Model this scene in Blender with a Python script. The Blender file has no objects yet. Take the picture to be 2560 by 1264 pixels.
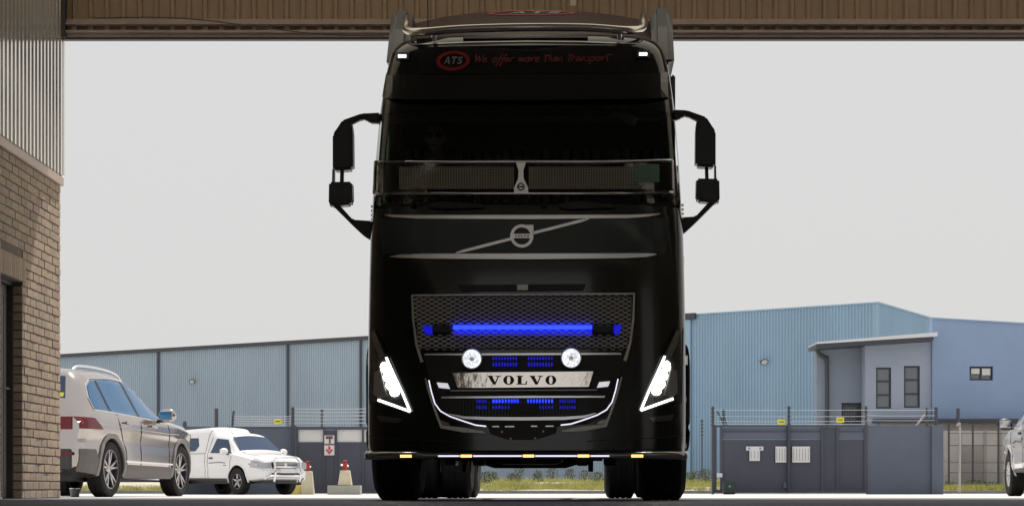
import bpy, bmesh, math, random
import numpy as np
from mathutils import Vector, Matrix
random.seed(7)
R = math.radians
# ---------------------------------------------------------------- camera, world, sun
FPX, VX, VY, CH = 5000.0, 1310.0, 1221.0, 0.095     # focal length in photo pixels, vanishing point, eye height
sc = bpy.context.scene
cam = bpy.data.objects.new('camera', bpy.data.cameras.new('camera'))
sc.collection.objects.link(cam); sc.camera = cam
cam.location = (0, 0, CH); cam.rotation_euler = (R(90), 0, 0)
cam.data.sensor_fit = 'HORIZONTAL'; cam.data.sensor_width = 36
cam.data.lens = FPX / 2560 * 36
cam.data.shift_x = -(VX - 1280) / 2560; cam.data.shift_y = (VY - 632) / 2560
cam.data.clip_start = 0.05; cam.data.clip_end = 3000
SUN_EL, SUN_AZ = 60, 13                             # beyond the shed, a little to the right
w = bpy.data.worlds.new('World'); sc.world = w; w.use_nodes = True
nt = w.node_tree; nt.nodes.clear()
sky = nt.nodes.new('ShaderNodeTexSky'); sky.sky_type = 'NISHITA'; sky.sun_disc = False
sky.sun_elevation = R(SUN_EL); sky.sun_rotation = R(SUN_AZ); sky.dust_density = 6; sky.air_density = 1.2
mul = nt.nodes.new('ShaderNodeMix'); mul.data_type = 'RGBA'; mul.blend_type = 'MULTIPLY'; mul.inputs[0].default_value = 1
mul.inputs[7].default_value = (.06, .06, .06, 1)
mx = nt.nodes.new('ShaderNodeMix'); mx.data_type = 'RGBA'; mx.inputs[0].default_value = .93
mx.inputs[7].default_value = (.74, .735, .735, 1)   # white summer haze
bg = nt.nodes.new('ShaderNodeBackground'); bg.inputs[1].default_value = 1
wo = nt.nodes.new('ShaderNodeOutputWorld')
nt.links.new(sky.outputs[0], mul.inputs[6]); nt.links.new(mul.outputs[2], mx.inputs[6])
nt.links.new(mx.outputs[2], bg.inputs[0]); nt.links.new(bg.outputs[0], wo.inputs[0])
sun = bpy.data.objects.new('sun', bpy.data.lights.new('sun', 'SUN')); sc.collection.objects.link(sun)
sun.data.energy = 5.0; sun.data.angle = R(.5); sun.data.color = (1, .95, .87)
sv = Vector((math.sin(R(SUN_AZ)) * math.cos(R(SUN_EL)), math.cos(R(SUN_AZ)) * math.cos(R(SUN_EL)), math.sin(R(SUN_EL))))
sun.rotation_euler = sv.to_track_quat('Z', 'Y').to_euler()
sc.view_settings.view_transform = 'Standard'; sc.view_settings.look = 'None'
sc.view_settings.exposure = 0; sc.view_settings.gamma = 1; sc.view_settings.use_curve_mapping = False
sc.render.engine = 'CYCLES'
sc.cycles.max_bounces = 8; sc.cycles.diffuse_bounces = 5; sc.cycles.glossy_bounces = 4; sc.cycles.transparent_max_bounces = 12
sc.cycles.sample_clamp_indirect = 6

# ---------------------------------------------------------------- materials
def N(t, typ, **kw):
    n = t.nodes.new(typ)
    for k, v in kw.items(): setattr(n, k, v)
    return n
def mat(name, col, rough=.6, metal=0, var=0, vscale=3, bump=0, bscale=40, coat=0, spec=.5, col2=None, aniso=None):
    m = bpy.data.materials.new(name); m.use_nodes = True; t = m.node_tree
    b = t.nodes['Principled BSDF']; b.inputs['Roughness'].default_value = rough
    b.inputs['Metallic'].default_value = metal; b.inputs['Coat Weight'].default_value = coat
    b.inputs['Coat Roughness'].default_value = .05; b.inputs['Specular IOR Level'].default_value = spec
    b.inputs['Base Color'].default_value = (*col, 1)
    if var or bump:
        tc = N(t, 'ShaderNodeTexCoord')
        src = tc.outputs['Object']
        if aniso:
            mp = N(t, 'ShaderNodeMapping'); mp.inputs['Scale'].default_value = aniso
            t.links.new(src, mp.inputs[0]); src = mp.outputs[0]
    if var:
        n = N(t, 'ShaderNodeTexNoise'); n.inputs['Scale'].default_value = vscale; n.inputs['Detail'].default_value = 6
        n.inputs['Roughness'].default_value = .65
        t.links.new(src, n.inputs[0])
        r = N(t, 'ShaderNodeMapRange'); r.inputs[1].default_value = .3; r.inputs[2].default_value = .7
        t.links.new(n.outputs[0], r.inputs[0])
        mm = N(t, 'ShaderNodeMix', data_type='RGBA')
        c2 = col2 or tuple(c * (1 - var) for c in col)
        c1 = tuple(min(1, c * (1 + var * .5)) for c in col)
        mm.inputs[6].default_value = (*c1, 1); mm.inputs[7].default_value = (*c2, 1)
        t.links.new(r.outputs[0], mm.inputs[0]); t.links.new(mm.outputs[2], b.inputs['Base Color'])
    if bump:
        n2 = N(t, 'ShaderNodeTexNoise'); n2.inputs['Scale'].default_value = bscale; n2.inputs['Detail'].default_value = 4
        t.links.new(src, n2.inputs[0])
        bp = N(t, 'ShaderNodeBump'); bp.inputs['Strength'].default_value = bump; bp.inputs['Distance'].default_value = .02
        t.links.new(n2.outputs[0], bp.inputs['Height']); t.links.new(bp.outputs[0], b.inputs['Normal'])
    return m
def emit(name, col, s):
    m = bpy.data.materials.new(name); m.use_nodes = True; b = m.node_tree.nodes['Principled BSDF']
    b.inputs['Base Color'].default_value = (*col, 1); b.inputs['Emission Color'].default_value = (*col, 1)
    b.inputs['Emission Strength'].default_value = s; b.inputs['Roughness'].default_value = .3
    return m
def glass(name, tint, gl=(1, 1, 1), ior=1.5):
    m = bpy.data.materials.new(name); m.use_nodes = True; t = m.node_tree; t.nodes.clear()
    o = N(t, 'ShaderNodeOutputMaterial'); a = N(t, 'ShaderNodeBsdfTransparent'); g = N(t, 'ShaderNodeBsdfGlossy')
    a.inputs[0].default_value = (*tint, 1); g.inputs['Roughness'].default_value = .02; g.inputs[0].default_value = (*gl, 1)
    f = N(t, 'ShaderNodeFresnel'); f.inputs[0].default_value = ior; x = N(t, 'ShaderNodeMixShader')
    t.links.new(f.outputs[0], x.inputs[0]); t.links.new(a.outputs[0], x.inputs[1]); t.links.new(g.outputs[0], x.inputs[2])
    t.links.new(x.outputs[0], o.inputs[0]); return m
M = dict(
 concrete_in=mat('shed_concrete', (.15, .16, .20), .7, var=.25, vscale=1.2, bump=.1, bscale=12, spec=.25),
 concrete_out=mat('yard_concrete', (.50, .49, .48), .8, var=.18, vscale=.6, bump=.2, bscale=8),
 sand=mat('sandy_soil', (.46, .42, .36), .95, var=.3, vscale=1.5, bump=.4, bscale=5),
 kerb=mat('kerb_concrete', (.22, .22, .22), .85, var=.2, vscale=4),
 mortar=mat('mortar', (.23, .185, .145), .95, var=.2, vscale=20, bump=.3, bscale=120),
 clad=mat('cream_wall_sheet', (.88, .84, .77), .13, .72, var=.06, vscale=1.5, spec=.9, aniso=(1, 3, .5)),
 header=mat('shade_brown_header_sheet', (.37, .255, .16), .5, var=.12, vscale=2, aniso=(3, 1, .6)),  # cream sheeting; its underlit brown look is put into the colour
 rail=mat('header_steel_rail', (.42, .33, .28), .45, var=.15, vscale=3),
 darksteel=mat('dark_steel', (.06, .05, .05), .5),
 capping=mat('cream_flashing', (.66, .52, .42), .5, var=.1, vscale=3),
 roofin=mat('shed_roof_sheet', (.40, .36, .31), .6),
 doorm=mat('painted_door', (.27, .245, .24), .5, var=.1, vscale=4),
 black=mat('black_truck_paint', (.006, .010, .009), .12, coat=.25, spec=.4, bump=.04, bscale=3),
 bpanel=mat('grey_black_panel', (.016, .034, .040), .3, coat=.3),
 blackp=mat('black_plastic', (.014, .014, .014), .45, var=.2, vscale=20),
 mirrorp=mat('mirror_housing', (.008, .014, .018), .35),
 chrome=mat('chrome', (.80, .79, .78), .09, 1),
 satin=mat('satin_metal', (.88, .89, .93), .24, .92, var=.05, vscale=8),
 grille=mat('grille_grey', (.66, .64, .59), .40, .5),
 plate=mat('polished_plate', (.85, .78, .70), .12, 1, bump=.12, bscale=14),
 letter=mat('dark_letter', (.06, .05, .045), .5),
 red=mat('red_print', (.55, .03, .025), .5),
 redd=mat('dull_red_print', (.42, .085, .07), .5),
 greyp=mat('grey_print', (.42, .45, .42), .5),
 rubber=mat('tyre_rubber', (.012, .012, .012), .8, bump=.3, bscale=60),
 alloy=mat('alloy_rim', (.62, .60, .60), .3, .8),
 alloyd=mat('alloy_dark', (.04, .04, .045), .4, .4),
 suv=mat('silver_beige_paint', (.53, .48, .455), .14, .92, coat=.6),
 suvclad=mat('suv_cladding', (.13, .12, .115), .5), archg=mat('arch_grey', (.24, .22, .21), .5), cardark=mat('car_cladding', (.055, .055, .057), .55),
 whitep=mat('white_car_paint', (.90, .89, .89), .22, coat=.8, var=.03, vscale=2),
 carglass=mat('car_window', (.02, .05, .11), .04, spec=.6),
 carwin=mat('sky_blue_side_window', (.02, .12, .27), .04, spec=.5),  # blue of the reflected sky is put into the base colour
 tail=mat('tail_lamp_red', (.15, .006, .014), .22),
 seam=mat('panel_gap', (.03, .03, .03), .8),
 lampg=mat('car_lamp_glass', (.42, .43, .45), .1, .4, coat=1),
 skin=mat('skin', (.52, .34, .25), .55), cap=mat('grey_cap', (.34, .35, .36), .8),
 shirt=mat('dark_shirt', (.16, .10, .09), .8), shades=mat('sunglass', (.01, .008, .008), .08),
 seatm=mat('cab_trim', (.09, .10, .085), .7), curtain=mat('cab_curtain', (.26, .26, .22), .9, var=.3, vscale=5),
 wleft=mat('blue_grey_wall_sheet', (.42, .52, .62), .5, var=.1, vscale=.35, spec=.3, aniso=(1, 1, .3)),
 wright=mat('pale_blue_wall_sheet', (.34, .50, .66), .5, var=.1, vscale=.35, spec=.3, aniso=(1, 1, .3)),
 gutter=mat('dark_gutter', (.055, .065, .08), .5),
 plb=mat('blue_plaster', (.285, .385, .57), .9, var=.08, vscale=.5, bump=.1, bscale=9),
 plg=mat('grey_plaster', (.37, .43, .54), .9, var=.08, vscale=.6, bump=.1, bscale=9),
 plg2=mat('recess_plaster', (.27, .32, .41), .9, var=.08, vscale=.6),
 roofp=mat('pale_roof', (.72, .72, .76), .5), frame=mat('dark_window_frame', (.035, .038, .05), .4),
 pane=mat('house_pane', (.10, .12, .14), .06, spec=.9, coat=1),
 blind=mat('window_infill', (.33, .33, .33), .8),
 gate=mat('charcoal_gate', (.066, .073, .102), .55, var=.12, vscale=1.2, bump=.05),
 gwall=mat('charcoal_wall', (.125, .148, .195), .85, var=.12, vscale=.8, bump=.15, bscale=10),
 post=mat('fence_post', (.06, .065, .08), .6), wire=mat('fence_wire', (.70, .72, .74), .4, .5),
 yellow=mat('yellow_sign', (.75, .68, .05), .5), paper=mat('white_sign', (.72, .72, .72), .6),
 blueish=mat('sign_blue', (.25, .35, .6), .5), signred=mat('sign_red', (.55, .06, .05), .5), ink=mat('sign_ink', (.10, .10, .11), .6),
 plinth=mat('painted_plinth', (.68, .62, .45), .8, var=.15, vscale=3), yplinth=mat('yellow_plinth', (.70, .60, .16), .8, var=.2, vscale=3),
 base=mat('grey_plinth_base', (.42, .41, .36), .85, var=.15, vscale=4), hydr=mat('hydrant_red', (.45, .03, .02), .4),
 precast=mat('precast_panel', (.46, .435, .43), .9, var=.15, vscale=.8, bump=.2, bscale=6),
 precastd=mat('precast_brown', (.33, .30, .29), .9, var=.15, vscale=.8, bump=.2, bscale=6),
 gteal=mat('green_sticker', (.17, .30, .22), .6), cable=mat('cable', (.05, .04, .035), .6),
 bag=mat('dark_green_box', (.02, .035, .03), .4),
 E_head=emit('headlamp_light', (1, .97, .86), 45), E_drl=emit('daytime_light', (1, 1, .93), 3.2),
 E_blue=emit('blue_led', (.010, .026, 1), 4.2), E_blue2=emit('blue_led_dim', (.008, .014, .9), .55),
 E_white=emit('white_led_strip', (.86, .82, 1), 1.15), E_amber=emit('amber_marker', (1, .50, .13), 2.8), E_top=emit('roof_marker', (.93, .95, 1), 4),
 screen=glass('windscreen_glass', (.72, .78, .72)), sideg=glass('side_glass', (.06, .10, .05)), tint=glass('stone_guard_glass', (.45, .45, .42)),
 lens=glass('lamp_lens', (.85, .85, .82)),
 facet=mat('glowing_reflector', (.85, .86, .9), .14, .7, bump=.9, bscale=55), cornerlamp=emit('corner_lamp_light', (.92, .93, 1), .62),
)
M['facet'].node_tree.nodes['Principled BSDF'].inputs['Emission Color'].default_value = (.9, .93, 1, 1); M['facet'].node_tree.nodes['Principled BSDF'].inputs['Emission Strength'].default_value = .55   # glow put into the reflector facets so the driving lamps look lit
_t = M['facet'].node_tree; _v = N(_t, 'ShaderNodeTexVoronoi'); _v.inputs['Scale'].default_value = 60; _c = N(_t, 'ShaderNodeTexCoord'); _m = N(_t, 'ShaderNodeMapRange'); _m.inputs[3].default_value = .12; _m.inputs[4].default_value = 1.1
_t.links.new(_c.outputs['Object'], _v.inputs[0]); _t.links.new(_v.outputs['Color'], _m.inputs[0]); _t.links.new(_m.outputs[0], _t.nodes['Principled BSDF'].inputs['Emission Strength'])
def brickmat(i, c):
    return mat('face_brick_%d' % i, c, .85, var=.22, vscale=16, bump=.5, bscale=90, aniso=(1, 1, 3))
BR = [brickmat(i, c) for i, c in enumerate([(.54, .415, .305), (.58, .45, .32), (.46, .355, .265), (.54, .40, .30), (.47, .385, .29)])]
def grassmat(n, c, c2):
    m = mat(n, c, .9, var=.4, vscale=2.2, col2=c2); return m
M['wing'] = mat('grey_wing', (.045, .048, .052), .4, coat=.2)
M['grass'] = grassmat('dry_grass', (.50, .48, .17), (.30, .32, .11))
M['shrub'] = grassmat('grey_green_shrub', (.10, .11, .06), (.06, .07, .04))

# ---------------------------------------------------------------- helpers
def link(o): sc.collection.objects.link(o); return o
def obj(name, bm, m, parent=None, smooth=False, label=None, kind=None, cat=None, group=None, auto=None):
    me = bpy.data.meshes.new(name); bmesh.ops.recalc_face_normals(bm, faces=bm.faces)
    if smooth:
        for f in bm.faces: f.smooth = True
    bm.to_mesh(me); bm.free()
    for x in (m if isinstance(m, list) else [m]): me.materials.append(x)
    if smooth and auto: me.set_sharp_from_angle(angle=R(auto))
    o = link(bpy.data.objects.new(name, me))
    if parent: o.parent = parent
    if label: o['label'] = label
    if kind: o['kind'] = kind
    if cat: o['category'] = cat
    if group: o['group'] = group
    return o
def thing(name, label, cat, loc=(0, 0, 0), rz=0, group=None):
    o = link(bpy.data.objects.new(name, None)); o.empty_display_size = .2
    o.location = loc; o.rotation_euler = (0, 0, rz); o['label'] = label; o['category'] = cat
    if group: o['group'] = group
    return o
def copy_tree(o, parent=None):
    c = link(o.copy()); c.parent = parent
    for ch in list(o.children): copy_tree(ch, c)
    return c
def box(bm, x0, x1, y0, y1, z0, z1, rot=None, org=None, bev=0):
    b = bmesh.new(); r = bmesh.ops.create_cube(b, size=1)
    for v in b.verts:
        v.co = Vector(((v.co.x + .5) * (x1 - x0) + x0, (v.co.y + .5) * (y1 - y0) + y0, (v.co.z + .5) * (z1 - z0) + z0))
    if bev: bmesh.ops.bevel(b, geom=list(b.edges), offset=bev, segments=2, affect='EDGES', profile=.6)
    if rot is not None:
        o = Vector(org or (0, 0, 0))
        for v in b.verts: v.co = rot @ (v.co - o) + o
    merge(bm, b); return bm
def merge(bm, b):
    me = bpy.data.meshes.new('tmp'); b.to_mesh(me); b.free(); bm.from_mesh(me); bpy.data.meshes.remove(me)
def B(*a, **k): return box(bmesh.new(), *a, **k)
def tube(bm, pts, r, seg=10, cap=True, rx=1):
    pts = [Vector(p) for p in pts]; rings = []
    for i, p in enumerate(pts):
        t = (pts[min(i + 1, len(pts) - 1)] - pts[max(i - 1, 0)]).normalized()
        u = t.cross(Vector((0, 0, 1)));  u = u if u.length > .05 else t.cross(Vector((0, 1, 0)))
        u.normalize(); v = t.cross(u); rr = r[i] if isinstance(r, (list, tuple)) else r
        rings.append([bm.verts.new(p + u * math.cos(a) * rr + v * math.sin(a) * rr * rx) for a in [2 * math.pi * k / seg for k in range(seg)]])
    for a, b in zip(rings, rings[1:]):
        for k in range(seg): bm.faces.new((a[k], a[(k + 1) % seg], b[(k + 1) % seg], b[k]))
    if cap: bm.faces.new(rings[0]); bm.faces.new(rings[-1][::-1])
    return bm
def smoothpath(pts, n=6):
    P = [Vector(p) for p in pts]; out = []
    for i in range(len(P) - 1):
        a, b, c, d = P[max(i - 1, 0)], P[i], P[i + 1], P[min(i + 2, len(P) - 1)]
        for k in range(n):
            t = k / n
            out.append(.5 * ((2 * b) + (c - a) * t + (2 * a - 5 * b + 4 * c - d) * t * t + (3 * b - a - 3 * c + d) * t ** 3))
    out.append(P[-1]); return out
def lathe(bm, prof, axis='X', seg=32, c=(0, 0, 0), cap=None):
    rings = []; c = Vector(c)
    for a, r in prof:
        ring = []
        for k in range(seg):
            t = 2 * math.pi * k / seg
            p = (a, r * math.cos(t), r * math.sin(t)) if axis == 'X' else ((r * math.cos(t), a, r * math.sin(t)) if axis == 'Y' else (r * math.cos(t), r * math.sin(t), a))
            ring.append(bm.verts.new(Vector(p) + c))
        rings.append(ring)
    for a, b in zip(rings, rings[1:]):
        for k in range(seg): bm.faces.new((a[k], a[(k + 1) % seg], b[(k + 1) % seg], b[k]))
    for rg, rr in ((rings[0], prof[0][1]), (rings[-1], prof[-1][1])):
        if cap is False or (cap is None and len(prof) > 2 and rr > .03 and not (prof[0][1] == prof[-1][1] and len(prof) < 4)): continue
        try: bm.faces.new(rg)
        except Exception: pass
    return bm
def prism(bm, poly, y0, y1, ax='Y', bev=0):
    """polygon in the plane across an axis, extruded along it"""
    b = bmesh.new()
    def f(p, t): return (p[0], t, p[1]) if ax == 'Y' else ((t, p[0], p[1]) if ax == 'X' else (p[0], p[1], t))
    vs = [b.verts.new(f(p, y0)) for p in poly]; fc = b.faces.new(vs)
    r = bmesh.ops.extrude_face_region(b, geom=[fc]); nv = [g for g in r['geom'] if isinstance(g, bmesh.types.BMVert)]
    d = Vector(f((0, 0), y1 - y0)) if ax != 'Y' else Vector((0, y1 - y0, 0))
    if ax == 'X': d = Vector((y1 - y0, 0, 0))
    if ax == 'Z': d = Vector((0, 0, y1 - y0))
    for v in nv: v.co += d
    if bev: bmesh.ops.bevel(b, geom=list(b.edges), offset=bev, segments=2, affect='EDGES')
    merge(bm, b); return bm
def W(px, py, d): return Vector(((px - VX) * d / FPX, d, CH + (VY - py) * d / FPX))
def ribbed(p0, p1, z0, ztop, pitch, depth, frac=(.5, .62, .88, 1.0), out=-1):
    """trapezoid-rib sheet from p0 to p1 (x,y); ribs stand proud towards 'out' side"""
    bm = bmesh.new(); p0 = Vector(p0); p1 = Vector(p1); L = (p1 - p0).length; t = (p1 - p0) / L
    nrm = Vector((t.y, -t.x)) * (1 if out > 0 else -1) * -1; n = max(1, int(round(L / pitch))); pt = L / n; prev = None
    for i in range(n + 1):
        for fr, h in ((0, 0), (frac[0], 0), (frac[1], depth), (frac[2], depth)):
            s = (i + fr) * pt
            if s > L + 1e-6: break
            q = p0 + t * s + nrm * h
            zt = ztop(s / L) if callable(ztop) else ztop
            a, b = bm.verts.new((q.x, q.y, z0)), bm.verts.new((q.x, q.y, zt))
            if prev: bm.faces.new((prev[0], a, b, prev[1]))
            prev = (a, b)
    return bm
# ---------------------------------------------------------------- ground
def sheet(name, pts, m, **k):      # list of (y, z) rows over an x range
    bm = bmesh.new(); x0, x1 = k.pop('x', (-60, 60)); prev = None
    for y, z in pts:
        a, b = bm.verts.new((x0, y, z)), bm.verts.new((x1, y, z))
        if prev: bm.faces.new((prev[0], prev[1], b, a))
        prev = (a, b)
    return obj(name, bm, m, kind='structure', **k)
sheet('ground', [(-700, -.4), (1500, -.4)], M['sand'], x=(-900, 900))
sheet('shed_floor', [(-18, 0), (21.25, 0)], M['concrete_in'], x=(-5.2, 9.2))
sheet('yard', [(21.25, -.004), (30, -.014), (45, -.06), (65.9, -.06)], M['concrete_out'], x=(-70, 70))
sheet('yard_surround', [(-60, -.02), (21.25, -.02)], M['concrete_out'], x=(-70, -5.3))
sheet('yard_surround', [(-60, -.02), (21.25, -.02)], M['concrete_out'], x=(9.3, 70))
kb = B(-70, 70, 65.9, 66.1, -.1, .045, bev=.01)
obj('kerb', kb, M['kerb'], kind='structure')
bm = bmesh.new(); ys = [66.1, 68, 71, 75, 80, 85, 92, 135]; zs = [.04, .05, .12, .24, .34, .40, .42, .42]; g = []
for y, z in zip(ys, zs):
    g.append([bm.verts.new((x, y, z + random.uniform(-.03, .03) * (y > 67))) for x in np.linspace(-70, 70, 90)])
for a, b in zip(g, g[1:]):
    for i in range(89): bm.faces.new((a[i], a[i + 1], b[i + 1], b[i]))
obj('verge', bm, M['sand'], smooth=True, kind='structure')
def vz(y): return float(np.interp(y, ys, zs))

# ---------------------------------------------------------------- the shed the picture is taken from
WX, CY, BH = -4.866, 21.0, 3.27
shed = thing('workshop_building', 'brick and ribbed sheet workshop with a high open doorway framing the black truck', 'building')
bw = obj('brick_wall', B(WX - .20, WX - .010, 19.42, CY - .010, 0, BH - .005), M['mortar'], shed)
obj('wall_core', B(WX - .20, WX - .010, -17, 18.62, 0, BH - .005), M['mortar'], bw)
obj('wall_core', B(WX - .20, WX - .010, 18.62, 19.42, 2.10, BH - .005), M['mortar'], bw)
def brick_mesh(L, i):
    b = B(-.10, 0, 0, L - .011, 0, .073, bev=.0045)
    me = bpy.data.meshes.new('brick'); bmesh.ops.recalc_face_normals(b, faces=b.faces); b.to_mesh(me); b.free(); me.materials.append(BR[i]); return me
BL = {}
for L in (.232, .116):
    for i in range(len(BR)): BL[(L, i)] = brick_mesh(L, i)
cells = []
for r in range(38):
    z = r * .086 + .006
    if z + .073 > BH: continue
    y = CY - (.232 if r % 2 else .116); L = .232 if r % 2 else .116
    while y > 14.2:
        cells.append((y, z, L)); y -= .232 if L == .232 or True else 0; L = .232
cells2 = []
for y, z, L in cells:
    if z < 2.33:
        if y + L > 18.62 and y < 19.42:                           # the doorway
            if y + L > 19.43 and y < 19.42 and y + L - 19.42 > .05: cells2.append((19.42 + .002, z, y + L - 19.42)); continue
            if y < 18.61 and 18.62 - y > .05: cells2.append((y, z, 18.62 - y)); continue
            continue
    cells2.append((y, z, L))
cells2.sort(key=lambda c: -c[0] + (0 if c[0] > 18.3 else 100) + .0001 * c[1])
rest = bmesh.new(); cnt = 0
for y, z, L in cells2:
    i = random.choices(range(5), (5, 4, 3, 2, 3))[0]
    jx = random.uniform(-.003, .003)
    if y > 18.3 and cnt < 299:
        key = (L, i)
        if key in BL: me = BL[key]
        else: me = brick_mesh(L, i)
        o = link(bpy.data.objects.new('brick', me)); o.parent = bw; o.location = (WX + jx, y, z + random.uniform(-.0015, .0015)); cnt += 1
    else:
        n0 = len(rest.faces); box(rest, WX - .1 + jx, WX + jx, y, y + L - .011, z, z + .073, bev=.004)
        rest.faces.ensure_lookup_table()
        for f in rest.faces[n0:]: f.material_index = i
obj('brick', rest, BR, bw, kind='stuff')
for k in range(14):                                                # soldier course over the door
    y = 18.50 + k * .0735
    o = link(bpy.data.objects.new('lintel_brick', BL[(.232, k % 5)])); o.parent = bw
    o.rotation_euler = (R(90), 0, 0); o.location = (WX + .004, y + .073, 2.105)
for k in range(24):                                                # reveal bricks on the far jamb
    o = B(-.105, -.002, 19.405, 19.425, k * .086 + .006, k * .086 + .079, bev=.003)
    obj('reveal_brick', o, BR[(k * 3) % 5], bw).location = (WX, 0, 0)
door = obj('side_door', B(WX - .185, WX - .145, 18.66, 19.36, .01, 2.06), M['doorm'], shed)
db = bmesh.new(); box(db, WX - .19, WX - .09, 19.37, 19.405, 0, 2.10); box(db, WX - .19, WX - .09, 18.625, 18.66, 0, 2.10); box(db, WX - .19, WX - .09, 18.66, 19.37, 2.06, 2.10)
obj('door_frame', db, M['darksteel'], door)
hb = bmesh.new(); box(hb, WX - .15, WX - .139, 19.25, 19.30, .95, 1.12, bev=.003); tube(hb, [(WX - .145, 19.275, 1.06), (WX - .10, 19.275, 1.06), (WX - .10, 19.17, 1.06)], .01)
obj('door_handle', hb, M['satin'], door)
ib = bmesh.new()
for k in range(6): box(ib, WX - .146, WX - .138, 18.72 + k * .105, 18.78 + k * .105, .12, 1.95, bev=.004)
obj('door_rib', ib, M['doorm'], door)
cb = bmesh.new(); box(cb, WX - .08, WX + .03, -17, CY + .02, BH, BH + .085, bev=.004); box(cb, WX - .08, WX + .012, -17, CY + .02, BH + .087, BH + .11)
obj('cream_flashing', cb, M['capping'], shed)
y = CY + .02
while y > 8:                                                        # sheets of four ribs each
    s = ribbed((WX - .005, y), (WX - .005, y - .58), BH + .10, 6.9, .145, .034, out=1, frac=(.42, .52, .90, 1.0))
    obj('wall_sheet', s, M['clad'], shed); y -= .58
obj('wall_sheet', ribbed((WX - .005, y), (WX - .005, -17), BH + .10, 6.9, .145, .034, out=1), M['clad'], shed)
obj('wall_backing', B(WX - .2, WX - .06, -17, CY + .02, BH + .09, 6.9), M['darksteel'], shed)
# header over the doorway
HZ = 4.807
x = WX
k = 0
while x < 8.9:
    s = ribbed((x, CY + .06), (x + .686, CY + .06), HZ + .06, 6.9, .1715, .036, out=-1, frac=(.62, .72, .92, 1.0))
    obj('header_sheet', s, M['header'], shed); x += .686; k += 1
obj('header_backing', B(WX, 9, CY + .10, CY + .2, HZ + .05, 6.9), M['header'], shed)
rb = bmesh.new(); box(rb, WX + .02, 9, CY - .06, CY + .02, HZ + .012, HZ + .077, bev=.004); box(rb, WX + .02, 9, CY - .10, CY - .055, HZ + .055, HZ + .077)
obj('bottom_rail', rb, M['rail'], shed)
obj('door_seal', B(WX + .02, 9, CY - .05, CY + .03, HZ - .012, HZ + .010), M['darksteel'], shed)
rb = bmesh.new(); box(rb, WX + .02, 9, CY - .06, CY + .02, HZ + .147, HZ + .20, bev=.004); box(rb, WX + .02, 9, CY - .11, CY - .055, HZ + .135, HZ + .15)
obj('upper_rail', rb, M['rail'], shed)
sb_ = bmesh.new(); x_ = WX + .13
while x_ < 8.9: box(sb_, x_, x_ + .05, CY - .05, CY - .02, HZ + .077, HZ + .147); x_ += .1715
obj('rail_studs', sb_, M['rail'], shed, kind='stuff')
obj('guide_channel', B(WX + .035, WX + .075, CY - .12, CY - .02, HZ, 6.9), M['darksteel'], shed)
obj('corner_trim', B(WX - .05, WX + .035, CY - .02, CY + .06, BH + .11, 6.9, bev=.004), M['clad'], shed)
pt = smoothpath([W(230, 46, 20.8), W(400, 44, 20.75), W(520, 52, 20.7), W(600, 62, 20.7), W(800, 86, 20.75), W(960, 91, 20.8)], 8)
obj('hanging_cable', tube(bmesh.new(), pt, .006, 6), M['cable'], shed, smooth=True)
hk = bmesh.new(); a = W(1433, 12, 20.7); box(hk, a.x - .03, a.x + .03, a.y, a.y + .05, a.z, 5.6, bev=.005)
obj('conduit', hk, M['capping'], shed)
obj('right_wall', B(8.9, 9.1, -17, CY + .2, 0, 6.9), M['clad'], shed)
# roof sheets with unseen translucent strips added to brighten the shed, rear doorway sized for light
SKW = 1.0
tr = bpy.data.materials.new('added_skylight_sheet'); tr.use_nodes = True; t_ = tr.node_tree; t_.nodes.clear()
o_ = N(t_, 'ShaderNodeOutputMaterial'); a_ = N(t_, 'ShaderNodeBsdfTranslucent'); a_.inputs[0].default_value = (.42, .40, .35, 1)
t_.links.new(a_.outputs[0], o_.inputs[0])
ry = -17
for y0, SKW in ((-13.5, 1), (-8.5, 1), (-3.5, 1), (1.5, 1), (6.5, 1), (16.3, 3.4), (25, 1)):
    obj('roof_sheet', B(WX - .3, 9.2, ry, min(y0, CY + .25), 6.9, 7.0), M['roofin'], shed)
    if y0 < 20:
        g_ = bmesh.new(); g_.faces.new([g_.verts.new(v) for v in ((WX - .3, y0, 6.95), (9.2, y0, 6.95), (9.2, y0 + SKW, 6.95), (WX - .3, y0 + SKW, 6.95))]); obj('added_light_sheet', g_, tr, shed)
    ry = y0 + SKW
rw = bmesh.new(); box(rw, 2.6, 9.1, -17.2, -17, 0, 6.9); box(rw, WX - .2, 2.6, -17.2, -17, 6.4, 6.9)
obj('rear_wall', rw, M['clad'], shed)
for yy in (-12, -5, 2, 9, 16):
    rb = bmesh.new(); box(rb, WX, 8.9, yy, yy + .12, 6.45, 6.62); 
    for q in range(14): box(rb, WX + q, WX + q + .06, yy + .02, yy + .08, 6.6, 6.9)
    obj('roof_beam', rb, M['rail'], shed)

# ---------------------------------------------------------------- the truck
TY, TH = 15.8, R(1.7)
truck = thing('truck', 'black truck with lit headlights driving into the workshop, maker name on its nose plate', 'truck', (0.01, TY, 0), -TH)
_hw = ([.30, .48, 1.27, 2.06, 2.40, 2.69, 3.16, 3.35, 3.54, 3.66, 3.74, 3.80, 3.85], [1.268, 1.285, 1.283, 1.268, 1.250, 1.235, 1.203, 1.180, 1.152, 1.122, 1.09, 1.04, .93])
_yb = ([.3, 1.9, 2.3, 2.7, 3.16, 3.35, 3.56, 3.66, 3.74, 3.80, 3.85], [0, 0, .02, .07, .17, .21, .265, .31, .39, .52, .75])
def hw(z): return float(np.interp(z, *_hw))
def yb(z): return float(np.interp(z, *_yb))
CD, CN = .42, 3.3
def surf(x, z):
    u = min(abs(x) / hw(z), .9995)
    return yb(z) + CD * (1 - (1 - u ** CN) ** (1 / CN))
ct, st = math.cos(TH), math.sin(TH)
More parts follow.
